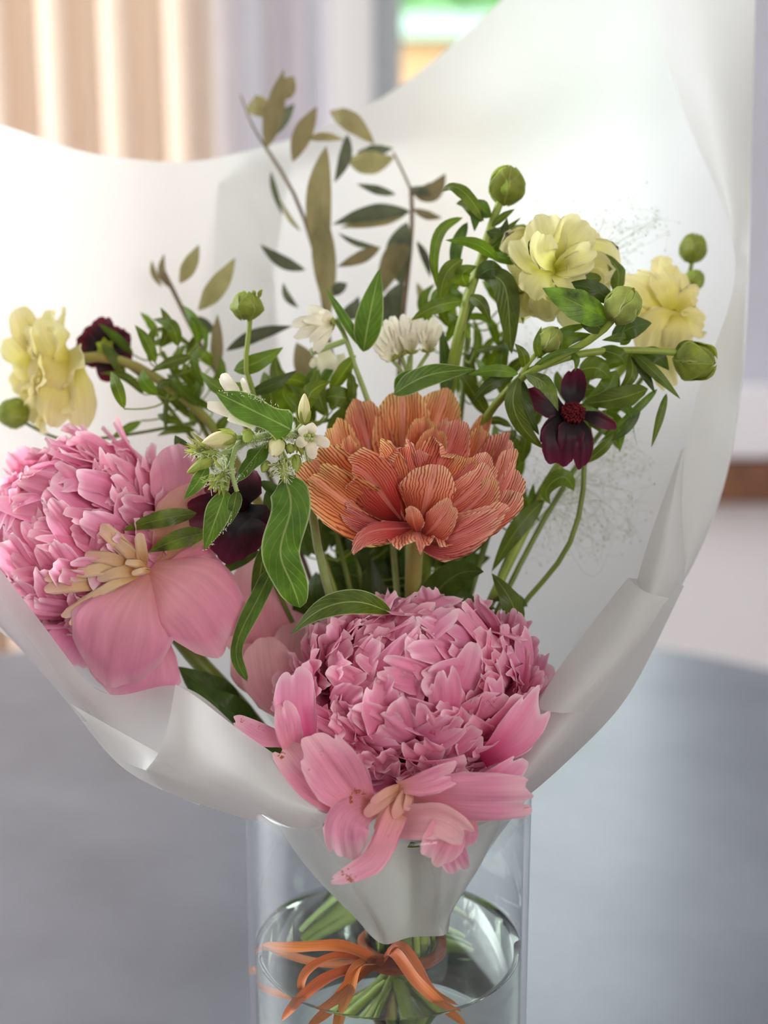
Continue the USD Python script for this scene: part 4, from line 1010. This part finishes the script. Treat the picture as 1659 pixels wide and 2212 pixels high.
leaves(cb, [([(425, 1108, 1.0), (345, 1122, .4), (263, 1146, .8)], 19, dict(mat=m_leafm)), ([(450, 1150, 1.0), (385, 1165, .4), (320, 1193, .8)], 21, dict(mat=m_leafm)), ([(560, 1190, 2.4), (510, 1215, 1.8), (470, 1245, 2.2)], 14, dict(mat=m_leafd)),
            ([(430, 1010, 3), (395, 970, 2.4), (378, 940, 2.6)], 20, dict(mat=m_leafd)), ([(575, 1060, 1.6), (585, 1110, 1.4), (570, 1170, 1.8)], 16, dict(mat=m_leafd)), ([(560, 1040, 2), (600, 1070, 1.6), (600, 1120, 2)], 14, dict(mat=m_leafd))], m_leaf)

cc = Thing("cosmos", "blurred dark maroon cosmos beside the cream ranunculus at the far left", "flower", foot(), CG)
stem(cc, [(228, 765, 9), (290, 800, 8.8), (380, 900, 8.4), (520, 1100, 7.6), (700, 1450, 6.4), (830, 1800, 4.6)], 5, 7, m_stemd)
cosmos(cc, (226, 752, 8.6), [
    ([(224, 745, 9), (222, 715, 8.8), (220, 684, 9)], 24, {}), ([(232, 748, 9), (262, 738, 8.8), (284, 742, 9)], 22, {}), ([(218, 750, 9), (192, 745, 8.8), (164, 744, 9)], 24, {}), ([(226, 760, 9), (232, 795, 8.8), (236, 828, 9)], 22, {}),
    ([(214, 748, 9.2), (195, 725, 9), (180, 712, 9.2)], 20, {}), ([(234, 745, 9.2), (250, 722, 9), (258, 706, 9.2)], 20, {}), ([(236, 756, 9.2), (262, 768, 9), (286, 778, 9.2)], 20, {}), ([(214, 758, 9.2), (196, 775, 9), (190, 792, 9.2)], 20, {})], (.1, .1, 1), 13, False, 460)
calyx(cc, (228, 752, 8.2), 24, (.1, .1, 1), 6, .9)

# ------------------------------------------------------------------ downy white star flowers
WG = "downy white star flowers in the bouquet"


def star(th, c, axis, tips, w, mat=None, seed=0, centre=True):
    C = P(*c)
    for i, (x, y, d) in enumerate(tips):
        th.part("petal", petal([(c[0] + .18 * (x - c[0]), c[1] + .18 * (y - c[1]), c[2]), ((c[0] + x) / 2, (c[1] + y) / 2, (c[2] + d) / 2 - .25), (x, y, d)], w, base=.6, round_=.35, cup=-.2, frill=.06, nu=9, nv=9, seed=seed + i, jag=.02), mat or m_star)
    if centre:
        ax = cv(axis)
        a = unit(np.cross(ax, [.2, .7, .4])); b = np.cross(ax, a)
        R = 9 * K
        for k in range(5):
            o = math.cos(k * 1.2566) * a + math.sin(k * 1.2566) * b
            th.part("corona_lobe", ball(C + o * R + ax * .001, R * .5, unit(o + ax), 8, 6, 1.1), m_budcream)
        th.part("pistil", ball(C + ax * .0015, R * .5, ax, 10, 8), m_budcore)


def slim_bud(th, a, b, r, mat=None, seed=0, name="bud", calyx_=True):
    """A pointed bud from its base a to its tip b, wrapped in twisted petals, with a downy calyx."""
    A, B = P(*a), P(*b)
    ax = unit(B - A)
    L = np.linalg.norm(B - A)
    o = unit(np.cross(ax, [.3, .5, .7])); q = np.cross(ax, o)
    R = r * K
    z = np.linspace(0, 1, 12)
    pr = np.sin(np.pi * np.clip(z * .86 + .12, 0, 1)) ** .7 * (1 - .25 * z)
    th_ = np.linspace(0, 2 * np.pi, 20, endpoint=False)
    v = np.array([A + ax * L * zz + R * p * (1 + .10 * np.cos(5 * t + zz * 2.4)) * (math.cos(t) * o + math.sin(t) * q) for zz, p in zip(z, pr) for t in th_])
    uv = np.array([[t / 6.283, zz] for zz in z for t in th_])
    root = th.part(name, (v, grid_faces(20, 12, True), uv), mat or m_budcream)
    if calyx_:
        for k in range(5):
            d = math.cos(k * 1.2566 + seed) * o + math.sin(k * 1.2566 + seed) * q
            th.part("sepal", blade([A - ax * L * .12, A + d * R * .95 + ax * L * .05, A + d * R * 1.25 + ax * L * .42], R * .42, "sepal", hint=d, world=True, nv=8, nu=5, cup=-.3), m_sepalh, parent=root)


def fuzz(th, c, axis, n, ln, seed, spread=.6):
    """A tuft of narrow hairy sepals."""
    g = np.random.default_rng(seed)
    C, ax = P(*c), cv(axis)
    for k in range(n):
        d = unit(ax + spread * g.normal(size=3))
        l = ln * K * g.uniform(.7, 1.2)
        th.part("sepal", blade([C, C + d * l * .5 + ax * l * .1, C + d * l], 4.2 * K, "lance", hint=BACK, world=True, nv=7, nu=5, cup=.3), m_sepalh)


def hairs(th, paths, n, ln, seed, rad=5.0):
    """Fine down along stems and leaf edges: paths of (px, py, dd)."""
    g = np.random.default_rng(seed)
    pts, widths, counts = [], [], []
    for path in paths:
        c = curve([P(*p) for p in path], 120)
        for k in range(n):
            p = c[g.integers(120)]
            d = unit(g.normal(size=3))
            p = p + d * rad * K
            e = p + d * ln * K * g.uniform(.5, 1.2) + g.normal(0, .6, 3) * K
            pts += [p, (p + e) / 2, e]
            counts.append(3)
    name = th.path + "/" + numbered(th.path, "down")
    cur = UsdGeom.BasisCurves.Define(stage, name)
    cur.CreateTypeAttr("linear")
    cur.CreateCurveVertexCountsAttr(counts)
    cur.CreatePointsAttr([Gf.Vec3f(*map(float, p - th.base)) for p in pts])
    cur.CreateWidthsAttr([0.00022])
    cur.SetWidthsInterpolation("constant")
    UsdShade.MaterialBindingAPI.Apply(cur.GetPrim()).Bind(m_down)
    cur.GetPrim().SetCustomDataByKey("kind", "stuff")
    cur.GetPrim().SetCustomDataByKey("label", "fine white down on the stem")


m_down = plain("plant_down", lin(226, 232, 206), .8, .2)
wa = Thing("star_flower", "downy stem with white star flower, cream buds and drooping wavy leaf, beside the tulip", "flower", foot(), WG)
stem(wa, [(480, 1010, -1.0), (500, 972, -1.2), (545, 948, -1.4), (600, 940, -1.4), (645, 940, -1.2), (668, 990, -.4), (672, 1060, .8), (690, 1200, 2.6), (760, 1450, 4), (840, 1800, 3.8)], 9, 10, m_downy)
wl = dict(wave=.16, freq=2.2, fold=-.12, nu=11, nv=26)
leaves(wa, [
    ([(630, 928, -2.0), (560, 893, -2.6), (468, 848, -2.2)], 43, dict(wl, prof="heart", roll=12)),
    ([(612, 1030, -2.0), (628, 1100, -2.8), (606, 1190, -2.8), (628, 1255, -2.6), (648, 1313, -2.0)], 42, dict(wl, prof="strap", wave=.22, freq=3, nv=34)),
    ([(488, 1058, -1.8), (468, 1115, -2.6), (441, 1188, -2.2)], 28, dict(wl, wave=.05)),
    ([(512, 1060, -1.8), (506, 1090, -2.4), (496, 1134, -2.2)], 15, dict(wl, wave=.05)),
    ([(575, 955, -1.0), (548, 990, -1.6), (505, 1045, -1.2)], 26, dict(wl, roll=35)),
    ([(448, 1005, -1.8), (425, 1045, -2.4), (398, 1078, -2.2)], 16, dict(wl)),
    ([(665, 1010, -.6), (650, 1060, -.2), (655, 1130, .4)], 26, dict(wl, roll=20)),
    ([(590, 1225, 1.6), (548, 1310, .6), (510, 1405, .4), (534, 1472, 1.0)], 20, dict(wl, prof="strap", roll=(0, 30, 40))),
    ([(575, 1170, 2), (560, 1250, 1.6), (548, 1330, 2)], 18, dict(wl)),
    ([(845, 1325, -.4), (770, 1300, -1.6), (690, 1318, -1.8), (628, 1372, -1.2)], 27, dict(wl, roll=(-10, 10, 40), wave=.12)),
], m_hairy)
for a, b, w in (((515, 868, -1.2), (477, 808, -1.0), 18), ((538, 868, -1.2), (522, 816, -1.0), 9), ((545, 912, -1.4), (443, 874, -1.8), 17), ((548, 905, -1.2), (505, 900, -1.6), 14), ((548, 918, -1.6), (490, 905, -2.2), 15)):
    wa.part("petal", petal([a, ((a[0] + b[0]) / 2, (a[1] + b[1]) / 2 - 6, a[2] - .3), b], w, round_=.4, base=.7, cup=.25, jag=.03, seed=int(b[0])), m_star)
star(wa, (668, 943, -1.9), (0, .2, 1), [(674, 913, -1.9), (713, 961, -1.9), (676, 992, -2.1), (640, 962, -1.9), (648, 922, -1.9)], 16, seed=500)
slim_bud(wa, (504, 944, -1.8), (437, 957, -2.2), 20, seed=1)
slim_bud(wa, (600, 952, -1.6), (592, 985, -2.8), 19, seed=2)
slim_bud(wa, (656, 912, -1.2), (658, 850, -1.4), 14, seed=3)
slim_bud(wa, (611, 996, -1.8), (616, 1044, -2.2), 14, m_sepalh, seed=4)
slim_bud(wa, (536, 934, -1.8), (532, 956, -2.6), 12, m_sepalh, seed=5)
slim_bud(wa, (462, 988, -1.8), (404, 1022, -2.0), 14, m_sepalh, seed=6)
slim_bud(wa, (578, 1000, -1.6), (566, 1020, -2.0), 10, m_sepalh, seed=7)
slim_bud(wa, (625, 965, -1.6), (628, 978, -2.2), 10, m_sepalh, seed=8)
slim_bud(wa, (640, 985, -1.2), (640, 1020, -1.4), 12, m_sepalh, seed=9)
fuzz(wa, (478, 978, -1.6), (-.95, .12, .4), 26, 74, 11, .22)
fuzz(wa, (490, 1015, -1.6), (-.5, -.75, .5), 34, 58, 12, .42)
fuzz(wa, (600, 1000, -1.6), (.1, -.8, .5), 12, 34, 13, .6)
fuzz(wa, (640, 950, -1.4), (.3, -.4, .5), 10, 36, 14, .7)
for pts in ([(545, 948, -1.4), (525, 945, -1.6), (504, 944, -1.8)], [(590, 940, -1.4), (600, 945, -1.6)], [(640, 935, -1.4), (655, 915, -1.2)], [(590, 955, -1.4), (604, 980, -1.7), (611, 998, -1.8)],
            [(500, 972, -1.2), (480, 980, -1.6), (462, 988, -1.8)], [(510, 965, -1.4), (500, 1010, -1.8), (512, 1062, -1.8)], [(645, 940, -1.3), (660, 945, -1.7)], [(490, 990, -1.2), (492, 1030, -1.6), (488, 1060, -1.8)]):
    wa.part("flower_stalk", tube(pts, 6, 5), m_downy)
hairs(wa, [[(480, 1010, -1.0), (500, 972, -1.2), (545, 948, -1.4), (600, 940, -1.4), (645, 940, -1.2), (668, 990, -.4)]], 800, 12, 5, 9)
hairs(wa, [[(485, 975, -1.8), (450, 975, -2.0), (415, 972, -2.1)], [(492, 1010, -1.8), (475, 1030, -2.0), (455, 1050, -2.1)], [(600, 1000, -2), (620, 1030, -2.2)]], 180, 13, 9, 12)
hairs(wa, [[(630, 896, -2.4), (560, 862, -2.6), (468, 846, -2.2)], [(520, 1080, -2.0), (488, 1140, -2.5), (441, 1188, -2.2)], [(510, 970, -1.5), (500, 1010, -1.8), (512, 1062, -1.8)], [(580, 960, -1.2), (548, 1000, -1.6), (505, 1045, -1.4)]], 50, 5, 6, 2)

wb = Thing("star_flower", "creamy white flowers facing left beside an upright bright green leaf, behind the tulip", "flower", foot(), WG)
stem(wb, [(725, 690, 4.6), (745, 725, 4.6), (770, 800, 4.8), (800, 880, 5), (840, 1100, 5.4), (870, 1500, 5), (870, 1800, 4.4)], 6, 10, m_downy)
for b, w in (((662, 664, 4.2), 20), ((630, 700, 4.0), 18), ((634, 730, 4.0), 17), ((680, 762, 4.0), 18), ((690, 672, 3.8), 16), ((655, 690, 3.6), 16), ((668, 740, 3.6), 15)):
    wb.part("petal", petal([(716, 698, 4.4), ((716 + b[0]) / 2, (700 + b[1]) / 2 - 4, b[2] - .2), b], w, round_=.45, base=.6, cup=.25, jag=.04, seed=int(b[1])), m_star)
calyx(wb, (722, 697, 4.4), 26, (-.9, -.1, .4), 5, .9, m_sepalh)
wb.part("flower_stalk", tube([(748, 735, 4.6), (700, 752, 4.4), (672, 760, 4.2)], 7, 9), m_downy)
leaves(wb, [([(785, 760, 4), (797, 690, 3.4), (820, 580, 3.8)], 30, dict(wl, wave=.08)), ([(785, 755, 4.2), (742, 685, 3.8), (703, 622, 4.2)], 11, dict(wl)), ([(850, 852, 2.4), (920, 812, 1.6), (1026, 798, 2.2)], 27, dict(wl, wave=.06, roll=-20)),
            ([(855, 850, 3), (880, 820, 2.6), (905, 800, 3)], 22, dict(wl))], m_hairy)

wc = Thing("star_flower", "cluster of creamy white flowers opening upwards, right above the tulip", "flower", foot(), WG)
stem(wc, [(885, 770, 5.2), (880, 830, 5.2), (878, 950, 5.4), (880, 1300, 5.4), (875, 1750, 4.4)], 6, 9, m_downy)
for (bx, by), tips in (((868, 765), [(832, 690), (846, 682), (860, 690), (815, 705)]), ((888, 760), [(870, 678), (888, 685), (905, 682), (860, 700)]), ((925, 757), [(905, 692), (920, 690), (938, 686), (950, 700)]), ((850, 775), [(806, 740), (815, 725), (820, 760)])):
    for j, (x, y) in enumerate(tips):
        wc.part("petal", petal([(bx, by, 5.0), ((bx + x) / 2, (by + y) / 2, 4.2), (x, y, 4.6 + .3 * (j % 2))], 16, round_=.4, base=.5, cup=.3, jag=.03, seed=x + y), m_star)
    calyx(wc, (bx, by + 6, 4.8), 22, ((tips[1][0] - bx) / 80, 1, .2), 5, .9, m_sepalh)
    wc.part("flower_stalk", tube([(bx, by + 6, 5), ((bx + 885) / 2, (by + 830) / 2, 5.2), (882, 835, 5.2)], 5, 5), m_downy)
for a, b, w in (((700, 760, 6.4), (720, 830, 6.4), 26), ((735, 765, 6.4), (745, 825, 6.4), 16), ((690, 775, 6.8), (680, 800, 6.8), 20)):
    wb.part("petal", petal([a, ((a[0] + b[0]) / 2, (a[1] + b[1]) / 2, a[2] - .2), b], w, round_=.4, base=.6, cup=.2, seed=b[0]), m_star)

# ------------------------------------------------------------------ olive branches
OG = "olive branches in the bouquet"
oa = Thing("olive_branch", "tall grey green olive branch standing highest, in front of the paper's notch", "branch", foot(), OG)
stem(oa, [(575, 320, 16), (640, 430, 15.2), (682, 560, 14.4), (705, 700, 13), (740, 900, 11), (800, 1250, 9), (860, 1700, 5.6)], 5, 8, m_twig, part="twig")
oa.part("twig", tube([(575, 320, 16), (545, 270, 16.4), (520, 205, 16.6)], 4, 2), m_twig)
leaves(oa, [([(575, 320, 15), (590, 250, 14.6), (612, 150, 15)], 22, {}), ([(580, 300, 15), (610, 255, 15), (636, 225, 15.4)], 16, dict(mat=m_olived)), ([(585, 225, 15.4), (560, 228, 15), (530, 240, 15.4)], 24, {}), ([(600, 215, 15.4), (615, 190, 15), (636, 165, 15.4)], 24, {}),
            ([(632, 350, 14.4), (655, 285, 14), (685, 230, 14.6)], 21, {}), ([(660, 300, 14.4), (700, 295, 14), (745, 302, 14.6)], 10, {}), ([(712, 240, 15), (755, 260, 14.4), (810, 312, 15)], 22, {}), ([(750, 290, 14), (745, 340, 13.6), (722, 395, 14)], 14, dict(mat=m_olived)),
            ([(750, 345, 15), (800, 350, 14.6), (852, 340, 15)], 26, {}), ([(770, 330, 15.4), (810, 325, 15), (850, 320, 15.4)], 13, dict(mat=m_olived)), ([(705, 315, 12.6), (690, 400, 12.4), (690, 500, 12.6), (705, 610, 13)], 28, {}), ([(690, 440, 12.8), (700, 560, 12.6), (712, 690, 13)], 26, {}),
            ([(610, 465, 14.6), (590, 400, 14.4), (585, 370, 14.6)], 7, dict(mat=m_olived)), ([(650, 500, 14.4), (625, 470, 14.4), (605, 430, 14.6)], 5, {}), ([(660, 583, 13.6), (610, 565, 13.2), (562, 528, 13.4)], 14, dict(mat=m_olived)), ([(645, 665, 12.8), (620, 640, 12.6), (612, 610, 12.8)], 8, dict(mat=m_olived)),
            ([(640, 740, 11), (670, 805, 10.4), (708, 868, 11)], 28, {}), ([(645, 800, 11), (610, 835, 10.6), (584, 868, 11)], 12, dict(mat=m_olived)), ([(710, 640, 13), (735, 620, 12.6), (750, 612, 13)], 13, dict(mat=m_olived)), ([(720, 700, 12.6), (760, 670, 12.2), (775, 640, 12.6)], 15, dict(mat=m_olived))], m_olive, prof="lance")

ob = Thing("olive_branch", "shorter olive branch with leaves reaching sideways, just left of the tallest bud", "branch", foot(), OG)
stem(ob, [(888, 412, 14), (890, 480, 13.6), (880, 600, 12.6), (862, 800, 10.6), (868, 1200, 8.6), (872, 1700, 5.4)], 6, 8, m_twig, part="twig")
ob.part("twig", tube([(888, 412, 14), (872, 375, 14.2), (850, 330, 14.6)], 4, 3), m_twig)
leaves(ob, [([(888, 412, 13.6), (930, 415, 13.4), (962, 375, 13.8)], 21, {}), ([(885, 405, 13.6), (910, 412, 13.2), (935, 418, 13.6)], 10, dict(mat=m_olived)), ([(855, 420, 13.6), (815, 410, 13.2), (770, 397, 13.6)], 10, dict(mat=m_olived)), ([(888, 458, 13.4), (810, 458, 12.8), (718, 485, 13.2)], 18, dict(mat=m_olived)),
            ([(880, 460, 13.6), (830, 470, 13.2), (735, 492, 13.6)], 16, {}), ([(820, 535, 13), (770, 525, 12.8), (730, 503, 13)], 7, dict(mat=m_olived)), ([(822, 533, 12.8), (780, 555, 12.4), (728, 576, 12.8)], 14, {}), ([(885, 510, 13), (850, 560, 12.4), (822, 640, 12.8)], 26, {}), ([(880, 480, 13), (860, 550, 12.6), (870, 620, 12.8)], 28, dict(mat=m_olived)),
            ([(890, 450, 13.6), (925, 465, 13.2), (955, 470, 13.6)], 10, {}), ([(900, 610, 12.4), (915, 650, 12.2), (928, 700, 12.4)], 10, {}), ([(870, 610, 12.4), (850, 660, 12), (840, 720, 12.2)], 26, dict(mat=m_olived)), ([(865, 640, 12.4), (820, 660, 12), (760, 690, 12.4)], 16, dict(mat=m_olived)),
            ([(850, 680, 12), (800, 700, 11.6), (755, 705, 12)], 15, dict(mat=m_olived)), ([(900, 520, 13.4), (920, 560, 13), (930, 600, 13.2)], 9, dict(mat=m_olived))], m_olive, prof="lance")

oc = Thing("olive_branch", "low olive twig with pale narrow leaves at the left, behind the horn-tipped bud", "branch", foot(), OG)
stem(oc, [(355, 590, 13), (385, 650, 12.6), (420, 720, 12), (465, 800, 11.4), (560, 980, 10), (720, 1400, 7.6), (830, 1800, 5)], 6, 7, m_twig, part="twig")
leaves(oc, [([(388, 612, 12.4), (408, 575, 12), (430, 528, 12.4)], 17, {}), ([(428, 670, 12), (468, 620, 11.4), (508, 557, 12)], 22, {}), ([(470, 810, 10.6), (468, 745, 10.2), (470, 678, 10.6)], 14, {}), ([(488, 758, 10.4), (550, 725, 10), (632, 704, 10.4)], 15, dict(mat=m_olived)),
            ([(372, 625, 13.4), (350, 590, 13.2), (355, 548, 13.6)], 9, {}), ([(350, 620, 13.8), (332, 590, 13.6), (328, 562, 13.8)], 7, {}), ([(400, 690, 12.4), (440, 700, 12), (470, 725, 12.4)], 13, dict(mat=m_olived))], m_olive, prof="lance")

# ------------------------------------------------------------------ leafy filler stems
LG = "leafy green filler stems in the bouquet"


def filler(label, path, r, region, n, dd, seed, mat, ln=(50, 110), w=(9, 18), up=(0, 1)):
    th = Thing("leafy_stem", label, "greenery", foot(), LG)
    g = np.random.default_rng(seed)
    stem(th, path, r, 8, m_stemd)
    c = curve([P(*p) for p in path], 40)
    x0, y0, x1, y1 = region
    rows = []
    for i in range(n):
        x, y = g.uniform(x0, x1), g.uniform(y0, y1)
        d = dd + g.normal(0, 1.2)
        an = math.atan2(up[1], up[0]) + g.normal(0, .9)
        l = g.uniform(*ln)
        ex, ey = x + l * math.cos(an), y - l * math.sin(an)
        rows.append(([(x, y, d), ((x + ex) / 2 + g.normal(0, 10), (y + ey) / 2 - g.uniform(0, 18), d - .5), (ex, ey, d + g.normal(0, .6))], g.uniform(*w), dict(roll=g.normal(0, 30))))
        q = c[np.argmin(np.linalg.norm(c - P(x, y, d), axis=1))]
        th.part("stalk", tube([q, (q + P(x, y, d)) / 2 - np.array([0, 0, .004]), P(x, y, d)], 2.4 * K, 2 * K, 6, 7, True), m_stem)
    leaves(th, rows, mat)
    return th


filler("blurred bushy green stem at the left, between the dark cosmos and the left peony", [(350, 760, 8), (400, 850, 8), (470, 980, 7.6), (600, 1200, 7), (760, 1550, 6), (850, 1800, 4.6)], 6, (250, 730, 470, 940), 34, 8, 41, m_leaf, (50, 110), (8, 16), (-.6, .6))
filler("low bushy green stem behind the tulip's left side", [(640, 880, 5.4), (680, 1000, 5.6), (740, 1200, 6), (820, 1600, 5.4), (860, 1800, 4.4)], 6, (570, 840, 790, 960), 24, 5.6, 43, m_leaf, (60, 120), (14, 26), (-.2, 1))
filler("dark leafy stem filling the gap between the tulip and the front peony", [(760, 1150, 6.6), (790, 1300, 6.4), (840, 1550, 6), (868, 1800, 4.4)], 8, (640, 1120, 1000, 1340), 34, 7.4, 47, m_leafd, (80, 170), (20, 40), (0, 1))
filler("sparse green stem to the right of the tulip, under the dark cosmos", [(1110, 930, 6.4), (1070, 1100, 6.2), (1010, 1300, 6), (910, 1700, 4.6)], 8, (1000, 880, 1150, 1150), 16, 6.4, 53, m_leaf, (60, 130), (9, 18), (.3, 1))
filler("upright green stem behind the cream flower cluster and the tallest bud", [(1010, 700, 8), (1000, 850, 7.6), (970, 1100, 7), (910, 1600, 5.4)], 7, (930, 640, 1130, 860), 26, 7.6, 59, m_leaf, (60, 120), (9, 17), (.1, 1))
filler("green stem with drooping leaves under the yellow flowers at the right", [(1330, 820, 5), (1240, 950, 5), (1120, 1150, 5.2), (940, 1650, 4.8)], 6, (1200, 790, 1390, 900), 16, 4.6, 61, m_leaf, (60, 120), (10, 18), (.8, -.4))

# ------------------------------------------------------------------ fine grass panicles
GG = "fine airy grass panicles"


def panicle(label, path, spots, n, seed):
    th = Thing("grass_panicle", label, "grass", foot(), GG)
    g = np.random.default_rng(seed)
    stem(th, path, 1.6, 3, m_stem)
    c = curve([P(*p) for p in path], 30)
    br = []
    for cx, cy, r, d in spots:
        root = c[np.argmin(np.linalg.norm(c - P(cx, cy, d), axis=1))]
        for i in range(n):
            a = g.uniform(0, 6.28)
            q = r * math.sqrt(g.uniform(.1, 1))
            e = P(cx + q * math.cos(a), cy + q * .8 * math.sin(a), d + g.normal(0, 1.2))
            m = root + (e - root) * g.uniform(.4, .7) + g.normal(0, .012, 3)
            br.append(tube([root, m, e], .7e-4, .4e-4, 4, 8, True, cap=False))
            for k in range(3):
                t = m + (e - m) * g.uniform(.3, 1)
                s = t + g.normal(0, .005, 3)
                br.append(tube([t, (t + s) / 2 + g.normal(0, .0008, 3), s], .4e-4, .4e-4, 3, 3, True, cap=False))
                br.append(ball(s, .0003, None, 5, 4, 1.8))
    th.part("spikelets", joined([(x[0], x[1]) for x in br])[:2], m_grass, kind="stuff")


m_grass = plain("dry_grass", lin(150, 158, 104), .7, .2)
panicle("airy grass panicle beside the upper yellow flowers at the right", [(1280, 560, 8), (1200, 750, 7.6), (1120, 950, 7), (960, 1500, 5.6)], [(1370, 520, 110, 8), (1300, 500, 90, 8.4), (1200, 780, 80, 7.6)], 30, 71)
panicle("airy grass panicle low against the white paper at the right of the tulip", [(1240, 1040, 7), (1140, 1150, 6.8), (1030, 1350, 6), (920, 1700, 4.8)], [(1300, 1090, 120, 8), (1180, 1040, 90, 7.6), (1370, 1000, 70, 8.4), (1240, 1160, 90, 8)], 30, 73)

# ------------------------------------------------------------------ the raffia tie
m_raf = petal_mat("raffia", [(0, lin(176, 80, 28)), (.5, lin(208, 108, 38)), (1, lin(218, 132, 62))], .15, .3, (.01, .1), rough=.5, streak_scale=18)
nk = P(868, 2035, 3.0)
rt = Thing("raffia_tie", "orange raffia tied round the stems below the paper, its loose ends in the water", "tie", nk)
for k in range(4):
    zz = nk[2] - .002 - .0035 * k
    ring = [np.array([nk[0] + (.0205 + .0008 * (k % 2)) * math.cos(t), nk[1] + (.0205 + .0008 * (k % 2)) * math.sin(t), zz + .002 * math.sin(2 * t + k)]) for t in np.linspace(0, 2 * np.pi, 17)]
    rt.part("wrap", tube(ring, .0022, .0022, 8, 50, True), m_raf)
zs = ZW
kn = nk + np.array([-.010, -.021, -.002])


def strand(px, w, roll=0.0):
    pts = [kn] + [PZ(x, y, zs + dz) for x, y, dz in px]
    rt.part("strand", blade(pts, w * K, "strap", hint=(0, -.4, 1), roll=roll, world=True, cup=.5, nv=24, nu=5, wave=.08, seed=px[0][0]), m_raf)


rt.part("knot", ball(kn, .0055, np.array([1, 0, .2]), 14, 10, 1.3), m_raf)
strand([(740, 2048, .006), (650, 2050, .004), (566, 2040, .003)], 15)
strand([(730, 2068, .004), (665, 2100, .004), (652, 2125, .002), (650, 2150, -.004)], 12, 10)
strand([(720, 2110, .001), (650, 2160, -.001), (608, 2205, -.010)], 14)
strand([(775, 2090, .002), (755, 2150, -.003), (735, 2230, -.02)], 16, 20)
strand([(770, 2110, 0), (720, 2170, -.004), (670, 2215, -.012)], 13, -20)
strand([(850, 2060, .006), (890, 2110, .004), (940, 2160, 0), (1005, 2215, -.01)], 13, 10)
strand([(862, 2045, .008), (900, 2090, .004), (930, 2140, 0), (990, 2180, -.004)], 12, -15)
strand([(700, 2120, -.02), (600, 2110, -.03), (545, 2090, -.035)], 14)
